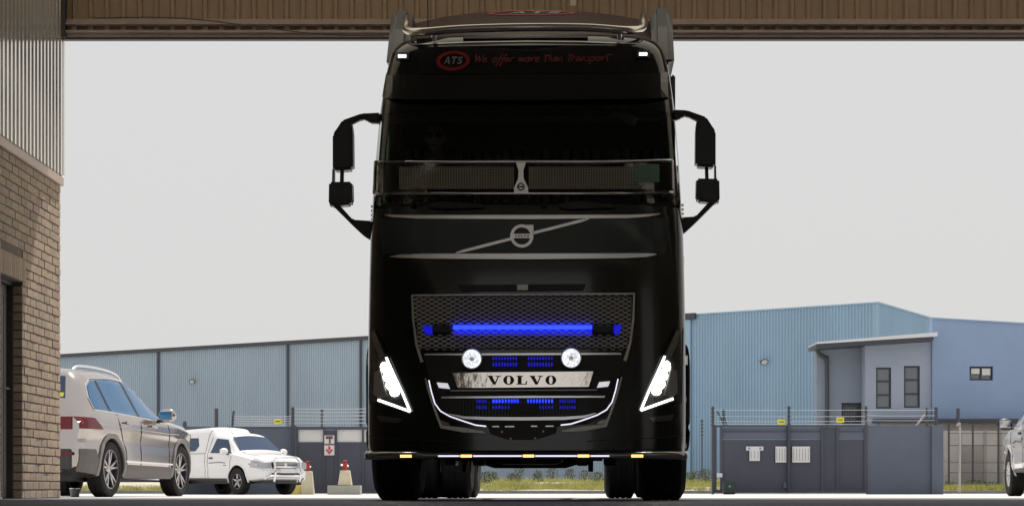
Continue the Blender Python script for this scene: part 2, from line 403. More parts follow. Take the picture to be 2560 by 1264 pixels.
def TP(px, py, y=None):
    """photo pixel -> truck coordinates (x, z) on the nose surface, or on the plane y"""
    yy = 0 if y is None else y; x = z = 0
    for _ in range(6):
        d = TY + yy * ct - x * st
        X = (px - VX) * d / FPX - .01; z = CH + (VY - py) * d / FPX
        x = (X - yy * st) / ct
        if y is None: yy = surf(x, z)
    return x, z
def conform(bm, polys, f, off=0, th=.01, st=.06, inset=0):
    """flat polygons (x,z) cut into strips, given thickness and bent on to the surface y=f(x,z)"""
    b = bmesh.new()
    for poly in polys:
        vs = [b.verts.new((p[0], 0, p[1])) for p in poly]
        b.faces.new(vs)
    xs = [v.co.x for v in b.verts]; zs_ = [v.co.z for v in b.verts]
    for lo, hi, ax in ((min(xs), max(xs), 0), (min(zs_), max(zs_), 2)):
        k = math.floor(lo / st) + 1
        while k * st < hi:
            co = Vector((0, 0, 0)); co[ax] = k * st; no = Vector((0, 0, 0)); no[ax] = 1
            bmesh.ops.bisect_plane(b, geom=list(b.verts) + list(b.edges) + list(b.faces), plane_co=co, plane_no=no); k += 1
    if th:
        r = bmesh.ops.extrude_face_region(b, geom=list(b.faces))
        nv = {v for v in r['geom'] if isinstance(v, bmesh.types.BMVert)}
    else: nv = set()
    for v in b.verts:
        if f is surf: m_ = .985 * hw(v.co.z); v.co.x = max(-m_, min(m_, v.co.x))
        v.co.y = f(v.co.x, v.co.z) - off - (th if v in nv else 0)
    merge(bm, b); return bm
def tpoly(pts):
    out = []
    for a, b in zip(pts, list(pts[1:]) + [pts[0]]):
        n = max(1, int(abs(b[0] - a[0]) / 30))
        for k in range(n): out.append(TP(a[0] + (b[0] - a[0]) * k / n, a[1] + (b[1] - a[1]) * k / n))
    return out
def front(name, polys, m, off, th, par=None, **k):
    return obj(name, conform(bmesh.new(), [tpoly(p) for p in polys], surf, off, th), m, par or truck, **k)
def rectpx(x0, y0, x1, y1): return [(x0, y0), (x1, y0), (x1, y1), (x0, y1)]
def ribbon(pts, w):
    """quads along a 2D polyline, w = half width (number or list)"""
    out = []; P = [Vector(p) for p in pts]; L = []
    for i, p in enumerate(P):
        t = (P[min(i + 1, len(P) - 1)] - P[max(i - 1, 0)]).normalized(); n = Vector((-t.y, t.x))
        ww = w[i] if isinstance(w, (list, tuple)) else w
        L.append((p + n * ww, p - n * ww))
    for a, b in zip(L, L[1:]): out.append([tuple(a[0]), tuple(a[1]), tuple(b[1]), tuple(b[0])])
    return out
def tube_on(pts, r, off=0, n=8, m=None, name='trim_bar', par=None, rx=1, **k):
    q = []
    for px, py in pts:
        x, z = TP(px, py); q.append((x, surf(x, z) - off, z))
    return obj(name, tube(bmesh.new(), smoothpath(q, 5), r, n, rx=rx), m or M['chrome'], par or truck, smooth=True, **k)

# cab shell
def outline(z, n=22):
    h = hw(z); pts = []
    us = [1 - (1 - i / n) ** 2.2 for i in range(n + 1)]
    for u in us: pts.append((u * h if u < 1 else h, surf(u * h, z) if u < 1 else yb(z) + CD))
    y0 = yb(z) + CD
    for yv in (.60, .75, 1.35, 1.7, 2.05): pts.append((h, max(yv, y0 + .03 * yv)))
    pts.append((h - .06, 2.18)); pts.append((0, 2.20))
    return pts
zs_l = [.40, .46, .7, 1.0, 1.4, 1.8, 2.1, 2.34, 2.42, 2.55, 2.69, 2.85, 3.0, 3.12, 3.18, 3.35, 3.5, 3.6, 3.66, 3.71, 3.75, 3.79, 3.82, 3.85]
bm = bmesh.new(); rings = []
for z in zs_l:
    half = outline(z); ring = [bm.verts.new((x, y, z)) for x, y in half] + [bm.verts.new((-x, y, z)) for x, y in half[-2:0:-1]]
    rings.append(ring)
nr = len(rings[0]); nh = len(outline(1.0))
for (za, a), (zb_, b) in zip(zip(zs_l, rings), list(zip(zs_l, rings))[1:]):
    zm = (za + zb_) / 2
    for k in range(nr):
        x = (a[k].co.x + a[(k + 1) % nr].co.x) / 2; y = (a[k].co.y + a[(k + 1) % nr].co.y) / 2
        if 2.36 < zm < 3.15 and y < yb(zm) + .235 : continue         # windscreen opening
        if 2.5 < zm < 3.1 and .60 < y < 1.40 and abs(x) > 1.0: continue    # side windows
        bm.faces.new((a[k], a[(k + 1) % nr], b[(k + 1) % nr], b[k]))
top = bm.verts.new((0, 1.5, 3.88))
for k in range(nr): bm.faces.new((rings[-1][k], rings[-1][(k + 1) % nr], top))
bot = bm.faces.new(rings[0][::-1])
obj('cab_body', bm, M['black'], truck, smooth=True, auto=38)
# windscreen and side glass
def gl_edge(z): 
    h = hw(z); lo, hi = 0, h
    for _ in range(30):
        m_ = (lo + hi) / 2
        if surf(m_, z) - yb(z) < .23: lo = m_
        else: hi = m_
    return lo
bm = bmesh.new(); rows = []
for z in np.linspace(2.36, 3.16, 12):
    e = gl_edge(z); rows.append([bm.verts.new((u * e, surf(u * e, z) + .004, z)) for u in [math.sin(t) for t in np.linspace(-math.pi / 2, math.pi / 2, 34)]])
for a, b in zip(rows, rows[1:]):
    for i in range(33): bm.faces.new((a[i], a[i + 1], b[i + 1], b[i]))
obj('windscreen', bm, M['screen'], truck, smooth=True)
for s in (-1, 1):
    g_ = bmesh.new(); vs = [g_.verts.new((s * (hw(z) - .012), y, z)) for y, z in ((.58, 2.48), (1.42, 2.48), (1.42, 3.12), (.66, 3.12))]; g_.faces.new(vs)
    obj('side_window', g_, M['sideg'], truck)
    p_ = bmesh.new()
    for q in range(2): tube(p_, [(s * (gl_edge(2.40) - .03), surf(gl_edge(2.4), 2.40) + .04, 2.40), (s * (gl_edge(3.14) - .03), surf(gl_edge(3.14), 3.14) + .04, 3.14)], .030, 8)
    obj('windscreen_pillar', p_, M['blackp'], truck, smooth=True)
# inside the cab
inn = obj('cab_interior', B(-1.18, 1.18, .30, .75, 2.0, 2.40, bev=.03), M['seatm'], truck, label='dark dashboard behind the windscreen')
bm = bmesh.new(); box(bm, -1.18, 1.18, 2.05, 2.12, 1.2, 3.6); box(bm, -1.18, 1.18, .5, 2.1, 1.2, 1.25)
obj('rear_bulkhead', bm, M['seatm'], truck)
for sx in (-.72, .68):
    bm = bmesh.new(); box(bm, sx - .26, sx + .26, 1.05, 1.55, 1.7, 1.9, bev=.04); box(bm, sx - .25, sx + .25, 1.5, 1.66, 1.85, 2.62, bev=.05); box(bm, sx - .14, sx + .14, 1.52, 1.62, 2.63, 2.86, bev=.04)
    obj('seat', bm, M['seatm'], truck)
bm = bmesh.new()
for k in range(26):
    x = -1.1 + k * .088; tube(bm, [(x, 1.95 + .02 * (k % 2), 2.0), (x, 1.95, 3.1)], .034, 6)
obj('bunk_curtain', bm, M['curtain'], truck, smooth=True)
bm = bmesh.new(); tube(bm, [(-1.15, .62, 3.13), (1.15, .62, 3.13)], .035, 8)
box(bm, -1.1, 1.1, .55, .95, 3.16, 3.24, bev=.02); obj('header_shelf', bm, M['seatm'], truck)
sw = bmesh.new(); cS = Vector((-.76, .74, 2.50)); ax1 = Vector((1, 0, 0)); ax2 = Vector((0, .62, .78))
tube(sw, [cS + ax1 * .23 * math.cos(t) + ax2 * .23 * math.sin(t) for t in np.linspace(0, 2 * math.pi, 25)], .016, 8)
for t in (R(200), R(340), R(90)): tube(sw, [cS, cS + ax1 * .22 * math.cos(t) + ax2 * .22 * math.sin(t)], .014, 6)
tube(sw, [cS, cS + Vector((0, -.16, -.3))], .03, 8)
obj('steering_wheel', sw, M['blackp'], truck, smooth=True)
# interior mirror / camera on the windscreen, right
x, z = TP(1560, 290, .32); bm = bmesh.new()
box(bm, x - .11, x + .11, .34, .40, z - .035, z + .045, rot=Matrix.Rotation(R(25), 3, 'Y'), org=(x, .37, z), bev=.02)
tube(bm, [(x + .02, .40, z + .03), (x - .02, .46, z + .14)], .02, 8); obj('kerb_view_mirror', bm, M['seatm'], truck)
x, z = TP(1600, 268, .36); obj('toll_card', B(x - .06, x + .06, .36, .364, z - .03, z + .03), M['seatm'], truck)

# stone guard across the lower windscreen
front('stone_guard', [[(936, 410), (1682, 410), (1684, 484), (932, 484)]], M['tint'], .045, .004)
gb = bmesh.new(); pl = []
for k in range(150):
    px = 1000 + k * 4.0
    if 1286 < px < 1322: continue
    pl.append(tpoly([(px, 420), (px + 1.1, 420), (px + 1.1, 474), (px, 474)]))
for k in range(14): 
    yy = 420 + k * 4.1; pl.append(tpoly([(1000, yy), (1285, yy), (1285, yy + .8), (1000, yy + .8)])); pl.append(tpoly([(1322, yy), (1600, yy), (1600, yy + .8), (1322, yy + .8)]))
obj('guard_mesh', conform(gb, pl, surf, .051, .002, st=.2), mat('guard_mesh_metal', (.62, .59, .48), .6), truck, kind='stuff')
tube_on([(939, 407), (1100, 408), (1313, 407), (1520, 407), (1680, 403)], .011, .052, m=M['satin'])
tube_on([(936, 486), (1100, 486), (1313, 486), (1520, 486), (1682, 482)], .012, .052, m=M['chrome'])
for a in ([(939, 407), (936, 486)], [(1680, 403), (1682, 482)]): tube_on(a, .010, .052, m=M['satin'])
orn = conform(bmesh.new(), [tpoly([(1291, 410), (1315, 410), (1309, 430), (1310, 450), (1321, 472), (1321, 486), (1286, 486), (1286, 472), (1296, 450), (1297, 430)])], surf, .056, .012)
oo = obj('bonnet_ornament', orn, M['satin'], truck)
def ring2(cx, cy, ro, ri, n=28, a0=0, a1=360):
    out = []
    for k in range(n):
        t0, t1 = R(a0 + (a1 - a0) * k / n), R(a0 + (a1 - a0) * (k + 1) / n)
        out.append([(cx + ro * math.cos(t0), cy + ro * math.sin(t0)), (cx + ro * math.cos(t1), cy + ro * math.sin(t1)), (cx + ri * math.cos(t1), cy + ri * math.sin(t1)), (cx + ri * math.cos(t0), cy + ri * math.sin(t0))])
    return out
front('ornament_badge', [ring2(1303, 470, 9, 0.1, 1)[0]] if False else ring2(1303, 470, 9.5, 6.5) + [rectpx(1296, 468, 1310, 472)], M['bpanel'], .070, .003, oo)
front('green_sticker', [rectpx(1583, 413, 1648, 458)], M['gteal'], .052, .002)
# wipers and the cowl below
for pts in ([(1068, 514), (1100, 505), (1205, 512), (1212, 520), (1110, 523), (1075, 520)], [(1398, 512), (1440, 504), (1530, 512), (1540, 520), (1430, 524), (1400, 520)]):
    front('wiper', [pts], M['blackp'], .012, .03)
for cx in (1030, 1360): 
    x, z = TP(cx, 513); obj('wiper_pivot', lathe(bmesh.new(), [(surf(x, z) - .05, .001), (surf(x, z) - .045, .022), (surf(x, z) + .01, .026)], 'Y', 14, (x, 0, z)), M['blackp'], truck, smooth=True)
front('cowl_seam', [ribbon([(935, 494), (1313, 497), (1690, 492)], 1.2)[i] for i in range(2)], M['seam'], .002, .002)
# logo panel between the two bright bars
front('logo_panel', [[(948, 548), (1672, 545), (1664, 632), (956, 634)]], M['bpanel'], .004, .010)
def taper(name, pts, wd, m=M['satin'], off=.016, th=.014, par=None):
    return front(name, ribbon(pts, wd), m, off, th, par)
taper('chrome_bar', [(962, 538), (985, 541), (1040, 543), (1313, 543.5), (1570, 542), (1625, 539), (1650, 535)], [.8, 3, 4.2, 5, 4.2, 3, .8])
taper('chrome_bar', [(976, 642), (1000, 641), (1060, 641), (1313, 641.5), (1560, 640), (1615, 638.5), (1641, 636)], [.8, 4, 6, 7, 6, 4.5, .8])
em = front('emblem_ring', ring2(1305, 591, 29, 21.5, 40), M['satin'], .022, .016)
front('emblem_bar', [[(1283, 585.5), (1327, 585.5), (1327, 596.5), (1283, 596.5)]], M['satin'], .026, .010, em)
front('emblem_arrow', [[(1317, 563), (1334, 563), (1334, 580), (1329, 577), (1326, 573), (1321, 570)]], M['satin'], .020, .014, em)
taper('diagonal_bar', [(1140, 633), (1160, 628), (1277, 598)], [1.2, 3.6, 3.6], off=.016)
taper('diagonal_bar', [(1334, 583), (1450, 553.5), (1472, 548)], [3.6, 3.6, 1.2], off=.016)
# letters (slab serif), unit cell: width given, height 1
def letter(ch):
    if ch == 'V': return [[(0, 1), (.42, 1), (.42, .9), (0, .9)], [(.60, 1), (.98, 1), (.98, .9), (.60, .9)],
                          [(.06, .92), (.36, .92), (.60, .22), (.52, 0), (.42, 0)], [(.75, .92), (.85, .92), (.60, 0), (.50, 0)]], 1.0
    if ch == 'O':
        out = []
        for k in range(24):
            t0, t1 = 2 * math.pi * k / 24, 2 * math.pi * (k + 1) / 24
            f = lambda t, a, b: (.40 + a * math.cos(t), .5 + b * math.sin(t))
            out.append([f(t0, .40, .53), f(t1, .40, .53), f(t1, .13, .45), f(t0, .13, .45)])
        return out, .80
    if ch == 'L': return [[(0, 1), (.50, 1), (.50, .9), (0, .9)], [(.10, .9), (.38, .9), (.38, .1), (.10, .1)], [(0, .1), (.76, .1), (.76, 0), (0, 0)], [(.66, .1), (.76, .1), (.80, .40), (.72, .40)]], .80
    if ch == 'A': return [[(0, 0), (.12, 0), (.56, 1), (.36, 1)], [(.36, 1), (.56, 1), (.98, 0), (.74, 0)], [(.22, .24), (.76, .24), (.70, .40), (.28, .40)]], 1.0
    if ch == 'T': return [[(0, 1), (.86, 1), (.86, .80), (0, .80)], [(.32, .80), (.55, .80), (.55, 0), (.32, 0)]], .88
    if ch == 'S': return ribbon([(.72, .80), (.5, .90), (.22, .86), (.12, .70), (.25, .56), (.55, .46), (.70, .30), (.58, .13), (.32, .09), (.08, .19)], .11), .8
def word(text, x0, x1, y0, y1, gap=.22, slant=0):
    Ls = [letter(c) for c in text]; tot = sum(l[1] for l in Ls) + gap * (len(Ls) - 1); k = (x1 - x0) / tot; cur = 0; out = []
    for polys, wd in Ls:
        for p in polys: out.append([(x0 + (cur + q[0] + slant * q[1]) * k, y1 + (y0 - y1) * q[1]) for q in p])
        cur += wd + gap
    return out
front('emblem_lettering', word('VOLVO', 1288, 1323, 588.3, 594, .18), M['bpanel'], .036, .002, em)
# upper grille
front('grille_slot', [[(1145, 712), (1465, 710), (1458, 726), (1152, 728)]], M['blackp'], .004, .02)
front('slot_badge', [rectpx(1293, 712, 1320, 726)], M['grille'], .022, .01)
front('grille_back', [[(1034, 738), (1583, 735), (1572, 872), (1048, 874)]], M['blackp'], .002, .004)
taper('grille_frame', [(1030, 739), (1313, 737), (1586, 735)], [2.2, 2.2, 2.2], M['grille'], .03, .018)
taper('grille_frame', [(1031, 738), (1034, 800), (1042, 860), (1056, 905)], [2.4, 2.6, 3, 4], M['grille'], .03, .014)
taper('grille_frame', [(1585, 735), (1583, 797), (1575, 857), (1562, 902)], [2.4, 2.6, 3, 4], M['grille'], .03, .014)
cx_, cy_ = 21.0, 11.0; b = bmesh.new(); q = bmesh.new()
def hexring(x, y, n):
    o, i_ = [], []
    for dx, dy in ((-.17, -.5), (.17, -.5), (.33, 0), (.17, .5), (-.17, .5), (-.33, 0)):
        o.append((x + dx * cx_, y + dy * cy_)); i_.append((x + dx * cx_ * .93, y + dy * cy_ * .46))
    return o, i_
def inside(x, y):
    l = np.interp(y, [738, 800, 860, 905], [1031, 1034, 1042, 1056]); r = np.interp(y, [735, 797, 857, 902], [1585, 1583, 1575, 1562])
    return l + 3 < x < r - 3
for r_ in range(25):
    for c_ in range(28):
        x = 1038 + c_ * cx_ + (cx_ / 2 if r_ % 2 else 0); y = 743 + r_ * cy_ / 2
        if not inside(x, y) or y > 872: continue
        if 812 < y < 838 and (1078 < x < 1132 or 1478 < x < 1534): continue
        o, i_ = hexring(x, y, 0)
        def P3(p, off): 
            xx, zz = TP(*p); return q.verts.new((xx, surf(xx, zz) - off, zz))
        ov = [P3(p, .030) for p in o]; iv = [P3(p, .034) for p in i_]; bv = [P3(p, .012) for p in i_]
        for k in range(6):
            q.faces.new((ov[k], ov[(k + 1) % 6], iv[(k + 1) % 6], iv[k])); q.faces.new((iv[k], iv[(k + 1) % 6], bv[(k + 1) % 6], bv[k]))
obj('honeycomb_mesh', q, M['grille'], truck, kind='stuff')
front('blue_light_bar', [[(1134, 814), (1480, 814), (1480, 824), (1134, 824)]], M['E_blue'], .044, .012)
front('blue_light_bar', [[(1056, 815), (1082, 815), (1082, 836), (1066, 836)]], M['E_blue2'], .036, .006)
front('blue_light_bar', [[(1534, 813), (1554, 813), (1548, 835), (1534, 835)]], M['E_blue2'], .036, .006)
front('blue_light_bar', [[(1134, 825), (1480, 825), (1480, 838), (1134, 838)]], M['E_blue2'], .008, .004)
for a in (1082, 1484):
    o = front('light_bar_module', [rectpx(a, 815, a + 46, 831)], M['mirrorp'], .036, .028)
# middle grille opening and name plate
front('lower_grille_back', [[(1060, 890), (1556, 888), (1545, 960), (1520, 1030), (1470, 1060), (1313, 1070), (1150, 1060), (1100, 1032), (1076, 960)]], M['blackp'], -.02, .03)
taper('chrome_line', [(1062, 886), (1313, 885), (1552, 884)], [2.2, 2.4, 2.2])
taper('chrome_line', [(1104, 993), (1313, 991.5), (1512, 991)], [2.2, 2.6, 2.2])
taper('chrome_line', [(1122, 1034), (1160, 1043), (1220, 1045.5), (1313, 1046), (1410, 1045), (1460, 1041), (1490, 1032)], [1.2, 3.2, 4, 4, 4, 3.2, 1.2])
taper('grey_line', [(1110, 976), (1313, 975), (1508, 974)], [1.3, 1.3, 1.3], M['grille'])
def leds(x0, x1, y0, y1, n, mt):
    pl = [tpoly(rectpx(x0 + (x1 - x0) * k / n, y0, x0 + (x1 - x0) * (k + .5) / n, y1)) for k in range(n)]
    obj('blue_led_row', conform(bmesh.new(), pl, surf, .012, .006, st=.3), mt, truck)
for x0, x1 in ((1232, 1296), (1320, 1385)):
    leds(x0, x1, 892, 899, 9, M['E_blue2']); leds(x0, x1, 906, 915, 9, M['E_blue2'])
for x0, x1, mt in ((1190, 1218, M['E_blue2']), (1232, 1300, M['E_blue']), (1318, 1386, M['E_blue']), (1400, 1440, M['E_blue2'])):
    leds(x0, x1, 998, 1006, 9, mt); leds(x0, x1, 1014, 1021, 9, M['E_blue2'])
fin = [tpoly([(1150 + 8 * k, 1000), (1151.5 + 8 * k, 1000), (1151.5 + 8 * k, 1038), (1150 + 8 * k, 1038)]) for k in range(41)]
obj('grille_fins', conform(bmesh.new(), fin, surf, .009, .02, st=.3), M['bpanel'], truck, kind='stuff')
front('camera_cover', [rectpx(1275, 1010, 1345, 1034)], M['blackp'], .02, .02)
npl = front('name_plate', [[(1132, 933), (1483, 930), (1472, 966), (1145, 969)]], M['plate'], .030, .012)
front('name_plate_letter', word('VOLVO', 1219, 1391, 939, 961, .16), M['letter'], .042, .003, npl)
front('plate_edge', [[(1132, 931.5), (1483, 928.5), (1483, 930.5), (1132, 933.5)], [(1145, 967), (1472, 964), (1471, 966.5), (1146, 969.5)]], M['chrome'], .042, .004, npl)
# round driving lamps
for cx, cy in ((1181, 898), (1428, 896)):
    x, z = TP(cx, cy); y = surf(x, z) - .085
    lp = obj('driving_lamp', lathe(bmesh.new(), [(y + .10, .03), (y + .07, .062), (y + .01, .080), (y - .005, .083), (y - .012, .078), (y - .006, .073)], 'Y', 36, (x, 0, z)), M['chrome'], truck, smooth=True)
    bm = bmesh.new()
    lathe(bm, [(y + .045, .012), (y + .035, .04), (y + .010, .068), (y + .0, .073)], 'Y', 24, (x, 0, z)); obj('reflector', bm, M['facet'], lp)
    obj('bulb_shield', lathe(bmesh.new(), [(y - .004, .002), (y + .002, .018), (y + .03, .018)], 'Y', 20, (x, 0, z)), M['grille'], lp, smooth=True)
    bm = bmesh.new(); tube(bm, [(x, y + .05, z - .06), (x, y + .07, z - .13)], .015, 8); obj('lamp_bracket', bm, M['blackp'], lp)
    obj('lamp_lens', lathe(bmesh.new(), [(y - .014, .001), (y - .012, .04), (y - .006, .076)], 'Y', 30, (x, 0, z)), M['lens'], lp, smooth=True)
# U-shaped bright frame and corner lamps
def mir(p): return [(2618 - x + (0), y - 3) for x, y in p]
for s in (0, 1):
    f = (lambda p: mir(p)) if s else (lambda p: p)
    taper('corner_frame', f([(1064, 945), (1075, 985), (1092, 1035), (1104, 1066), (1160, 1074), (1213, 1080)]), [1.5, 2.5, 3, 4, 6, 2], M['grille'], .02, .016)
    c = f([(1073, 950), (1079, 978), (1088, 1008), (1102, 1027), (1125, 1040), (1165, 1054), (1190, 1062), (1216, 1065)])
    taper('led_outline', c, [2.2] * 8, M['satin'], .03, .012)
    taper('led_strip', [(x, y) for x, y in c], [1.3] * 8, M['E_white'], .042, .003)
    fp = front('corner_housing', [f([(1092, 918), (1130, 932), (1142, 968), (1100, 990), (1082, 950)])], M['blackp'], .02, .02)
    front('corner_lamp', [f([(1093, 956), (1120, 958), (1126, 972), (1098, 969)])], M['cornerlamp'], .042, .008, fp)
    front('lower_reflector', [f([(1098, 1048), (1122, 1056), (1126, 1063), (1100, 1061)])], M['lampg'], .02, .008)
front('tow_cover', [[(1218, 1058), (1396, 1056), (1390, 1082), (1340, 1098), (1270, 1098), (1226, 1084)]], M['blackp'], .01, .02)
front('tow_slot', [rectpx(1231, 1064, 1248, 1067), rectpx(1263, 1064, 1286, 1067), rectpx(1328, 1063, 1343, 1066), rectpx(1364, 1063, 1384, 1066)], M['satin'], .03, .004)
for cx, cy in ((1255, 1079), (1277, 1096), (1358, 1078), (1338, 1095)):
    x, z = TP(cx, cy); obj('bolt', lathe(bmesh.new(), [(surf(x, z) - .034, .001), (surf(x, z) - .032, .010), (surf(x, z) - .01, .011)], 'Y', 10, (x, 0, z)), M['satin'], truck, smooth=True)
# headlamps
for s in (0, 1):
    f = (lambda p: [(2628 - x, y - 3) for x, y in p]) if s else (lambda p: p)
    sh = [(926, 828), (938, 824), (952, 852), (968, 886), (988, 935), (1029, 1031), (985, 1020), (945, 1008), (926, 995)]
    hl = front('headlight', [f(sh)], mat('headlamp_black', (.02, .02, .02), .15, coat=1), .006, .010)
    front('turn_lens', [f([(928, 832), (938, 829), (962, 888), (950, 895), (934, 860)])], mat('smoked_lens', (.20, .18, .16), .1, coat=1), .018, .006, hl)
    front('daytime_strip', ribbon(f([(966, 893), (985, 935), (1006, 980), (1026, 1028)]), 2.8) + ribbon(f([(1026, 1028), (985, 1013), (945, 999)]), 3.0), M['E_drl'], .020, .010, hl)
    for (cx, cy, rx_, ry_) in ((961, 918, 9, 13), (972, 940, 13, 15), (980, 961, 14, 15), (987, 980, 11, 10)):
        p = f([(cx, cy)])[0]
        front('headlamp_bulb', [[(p[0] + rx_ * math.cos(t), p[1] + ry_ * math.sin(t)) for t in np.linspace(0, 2 * math.pi, 15)[:-1]]], M['E_head'], .018, .010, hl)
    front('headlamp_reflector', [f([(936, 930), (950, 925), (968, 990), (948, 996), (934, 985)])], M['lampg'], .017, .006, hl)
    front('side_reflector_lamp', [f([(942, 1037), (1008, 1046), (996, 1056), (950, 1054)])], mat('smoked_low_lens', (.07, .07, .065), .12, coat=1), .004, .010)
    front('headlamp_seam', ribbon(f([(920, 822), (924, 1010), (945, 1018)]), 1.0), M['seam'], .001, .003)
    front('bumper_seam', ribbon(f([(920, 1090), (1000, 1098), (1090, 1100), (1160, 1106)]), 1.0), M['seam'], .001, .003)
# bottom bumper bar
def baroff(x, z): return surf(x * .985, z) - .05
bar = bmesh.new(); pr = []
zz = TP(1313, 1139)[1]
for x in np.linspace(-1.262, 1.262, 61):
    pr.append((x, surf(x * .985, zz) - .055, zz + (.008 if abs(x) > .8 else 0)))
rad = [.022 + .011 * min(1, max(0, (abs(p[0]) - .5) / .6)) for p in pr]
bb = obj('bumper_bar', tube(bar, pr, rad, 14), mat('dark_chrome', (.30, .29, .27), .14, 1), truck, smooth=True)
def onbar(x0, x1, h, m, name):
    a, b_ = TP(x0, 1139)[0], TP(x1, 1139)[0]; n = max(2, int((b_ - a) / .05))
    pts = [(x, surf(x * .985, zz) - .055 - (.020 + .011 * min(1, max(0, (abs(x) - .5) / .6))), zz) for x in np.linspace(a, b_, n)]
    t = bmesh.new()
    for p, q_ in zip(pts, pts[1:]):
        vs = [t.verts.new(v) for v in ((p[0], p[1] - .006, p[2] - h), (q_[0], q_[1] - .006, q_[2] - h), (q_[0], q_[1] - .006, q_[2] + h), (p[0], p[1] - .006, p[2] + h), (p[0], p[1] + .01, p[2] - h), (q_[0], q_[1] + .01, q_[2] - h), (q_[0], q_[1] + .01, q_[2] + h), (p[0], p[1] + .01, p[2] + h))]
        for f_ in ((0, 1, 2, 3), (4, 5, 6, 7), (0, 1, 5, 4), (3, 2, 6, 7), (0, 3, 7, 4), (1, 2, 6, 5)): t.faces.new([vs[i] for i in f_])
    return obj(name, t, m, bb)
for a, b_ in ((1097, 1150), (1184, 1305), (1339, 1442), (1476, 1523)): onbar(a, b_, .006, M['E_white'], 'white_led_strip')
for a, b_ in ((1003, 1031), (1153, 1181), (1308, 1336), (1444, 1473), (1578, 1607)): onbar(a, b_, .010, M['E_amber'], 'amber_marker')
for s in (-1, 1): obj('bar_end_cap', lathe(bmesh.new(), [(-.03, .010), (-.02, .034), (.02, .034), (.03, .012)], 'X', 16, (s * 1.262, pr[0][1] - .002, zz + .008)), M['chrome'], bb, smooth=True)
obj('bumper_underside', B(-1.1, 1.1, .12, .5, .34, .42), M['blackp'], truck)
# chassis below
bm = bmesh.new(); box(bm, -.42, -.34, .4, 7.2, .62, .90); box(bm, .34, .42, .4, 7.2, .62, .90)
obj('chassis_rail', bm, M['blackp'], truck)
bm = bmesh.new(); pts = [(-1.05, 1.4, .46), (-.6, 1.4, .42), (-.3, 1.4, .33), (.3, 1.4, .33), (.6, 1.4, .42), (1.05, 1.4, .46)]
tube(bm, pts, .06, 10); box(bm, -.30, .30, .7, 1.5, .30, .62, bev=.08); tube(bm, [(-.62, 1.1, .36), (.62, 1.1, .36)], .03, 8)
for xx in (-.66, -.42, .45, .68): box(bm, xx - .05, xx + .05, .95, 1.3, .29, .6, bev=.02)
for xx in (-.54, .52): tube(bm, [(xx, 1.0, .5), (xx, 1.0, .24)], .022, 8)
obj('front_axle', bm, M['blackp'], truck)
for y in (4.9, 6.27):
    bm = bmesh.new(); tube(bm, [(-.9, y, .52), (.9, y, .52)], .09, 12); lathe(bm, [(-.2, .05), (-.1, .22), (.1, .22), (.2, .05)], 'Y', 16, (0, y, .56)); obj('rear_axle', bm, M['blackp'], truck, smooth=True)
bm = bmesh.new(); box(bm, -1.15, -.5, 2.6, 3.9, .42, .95, bev=.08); obj('fuel_tank', bm, M['satin'], truck)
bm = bmesh.new(); box(bm, .5, 1.15, 2.6, 3.9, .42, .95, bev=.08); obj('air_tank_cover', bm, M['blackp'], truck)
bm = bmesh.new(); box(bm, -.5, .5, 4.9, 6.2, 1.08, 1.18, bev=.03); obj('fifth_wheel', bm, M['blackp'], truck)
def tyre_prof(w_, r, ri):
    return [(-w_ * .42, ri), (-w_ * .49, (r + ri) / 2), (-w_ * .50, r * .86), (-w_ * .42, r * .965), (-w_ * .37, r), (-w_ * .20, r), (-w_ * .19, r - .006), (-w_ * .17, r - .006), (-w_ * .16, r), (-.008, r), (-.006, r - .006), (.006, r - .006), (.008, r),
            (w_ * .16, r), (w_ * .17, r - .006), (w_ * .19, r - .006), (w_ * .20, r), (w_ * .37, r), (w_ * .42, r * .965), (w_ * .50, r * .86), (w_ * .49, (r + ri) / 2), (w_ * .42, ri)]
def truck_wheel(x, y, wd, r=.52, side=1):
    t = obj('wheel', lathe(bmesh.new(), tyre_prof(wd, r, .29), 'X', 48, (0, 0, 0)), M['rubber'], truck, smooth=True, auto=35); t.location = (x, y, r)
    rim = lathe(bmesh.new(), [(-wd * .42, .29), (-wd * .40, .27), (-wd * .1, .25), (wd * .05 * side, .24), (side * wd * .08, .14), (side * wd * .28, .12), (side * wd * .30, .02)], 'X', 32)
    obj('rim', rim, M['satin'], t, smooth=True, auto=30)
    bm = bmesh.new()
    for k in range(10):
        a = 2 * math.pi * k / 10; c_ = (0, .165 * math.cos(a), .165 * math.sin(a)); lathe(bm, [(side * wd * .06, .014), (side * wd * .14, .012)], 'X', 8, c_)
    obj('wheel_nuts', bm, M['satin'], t)
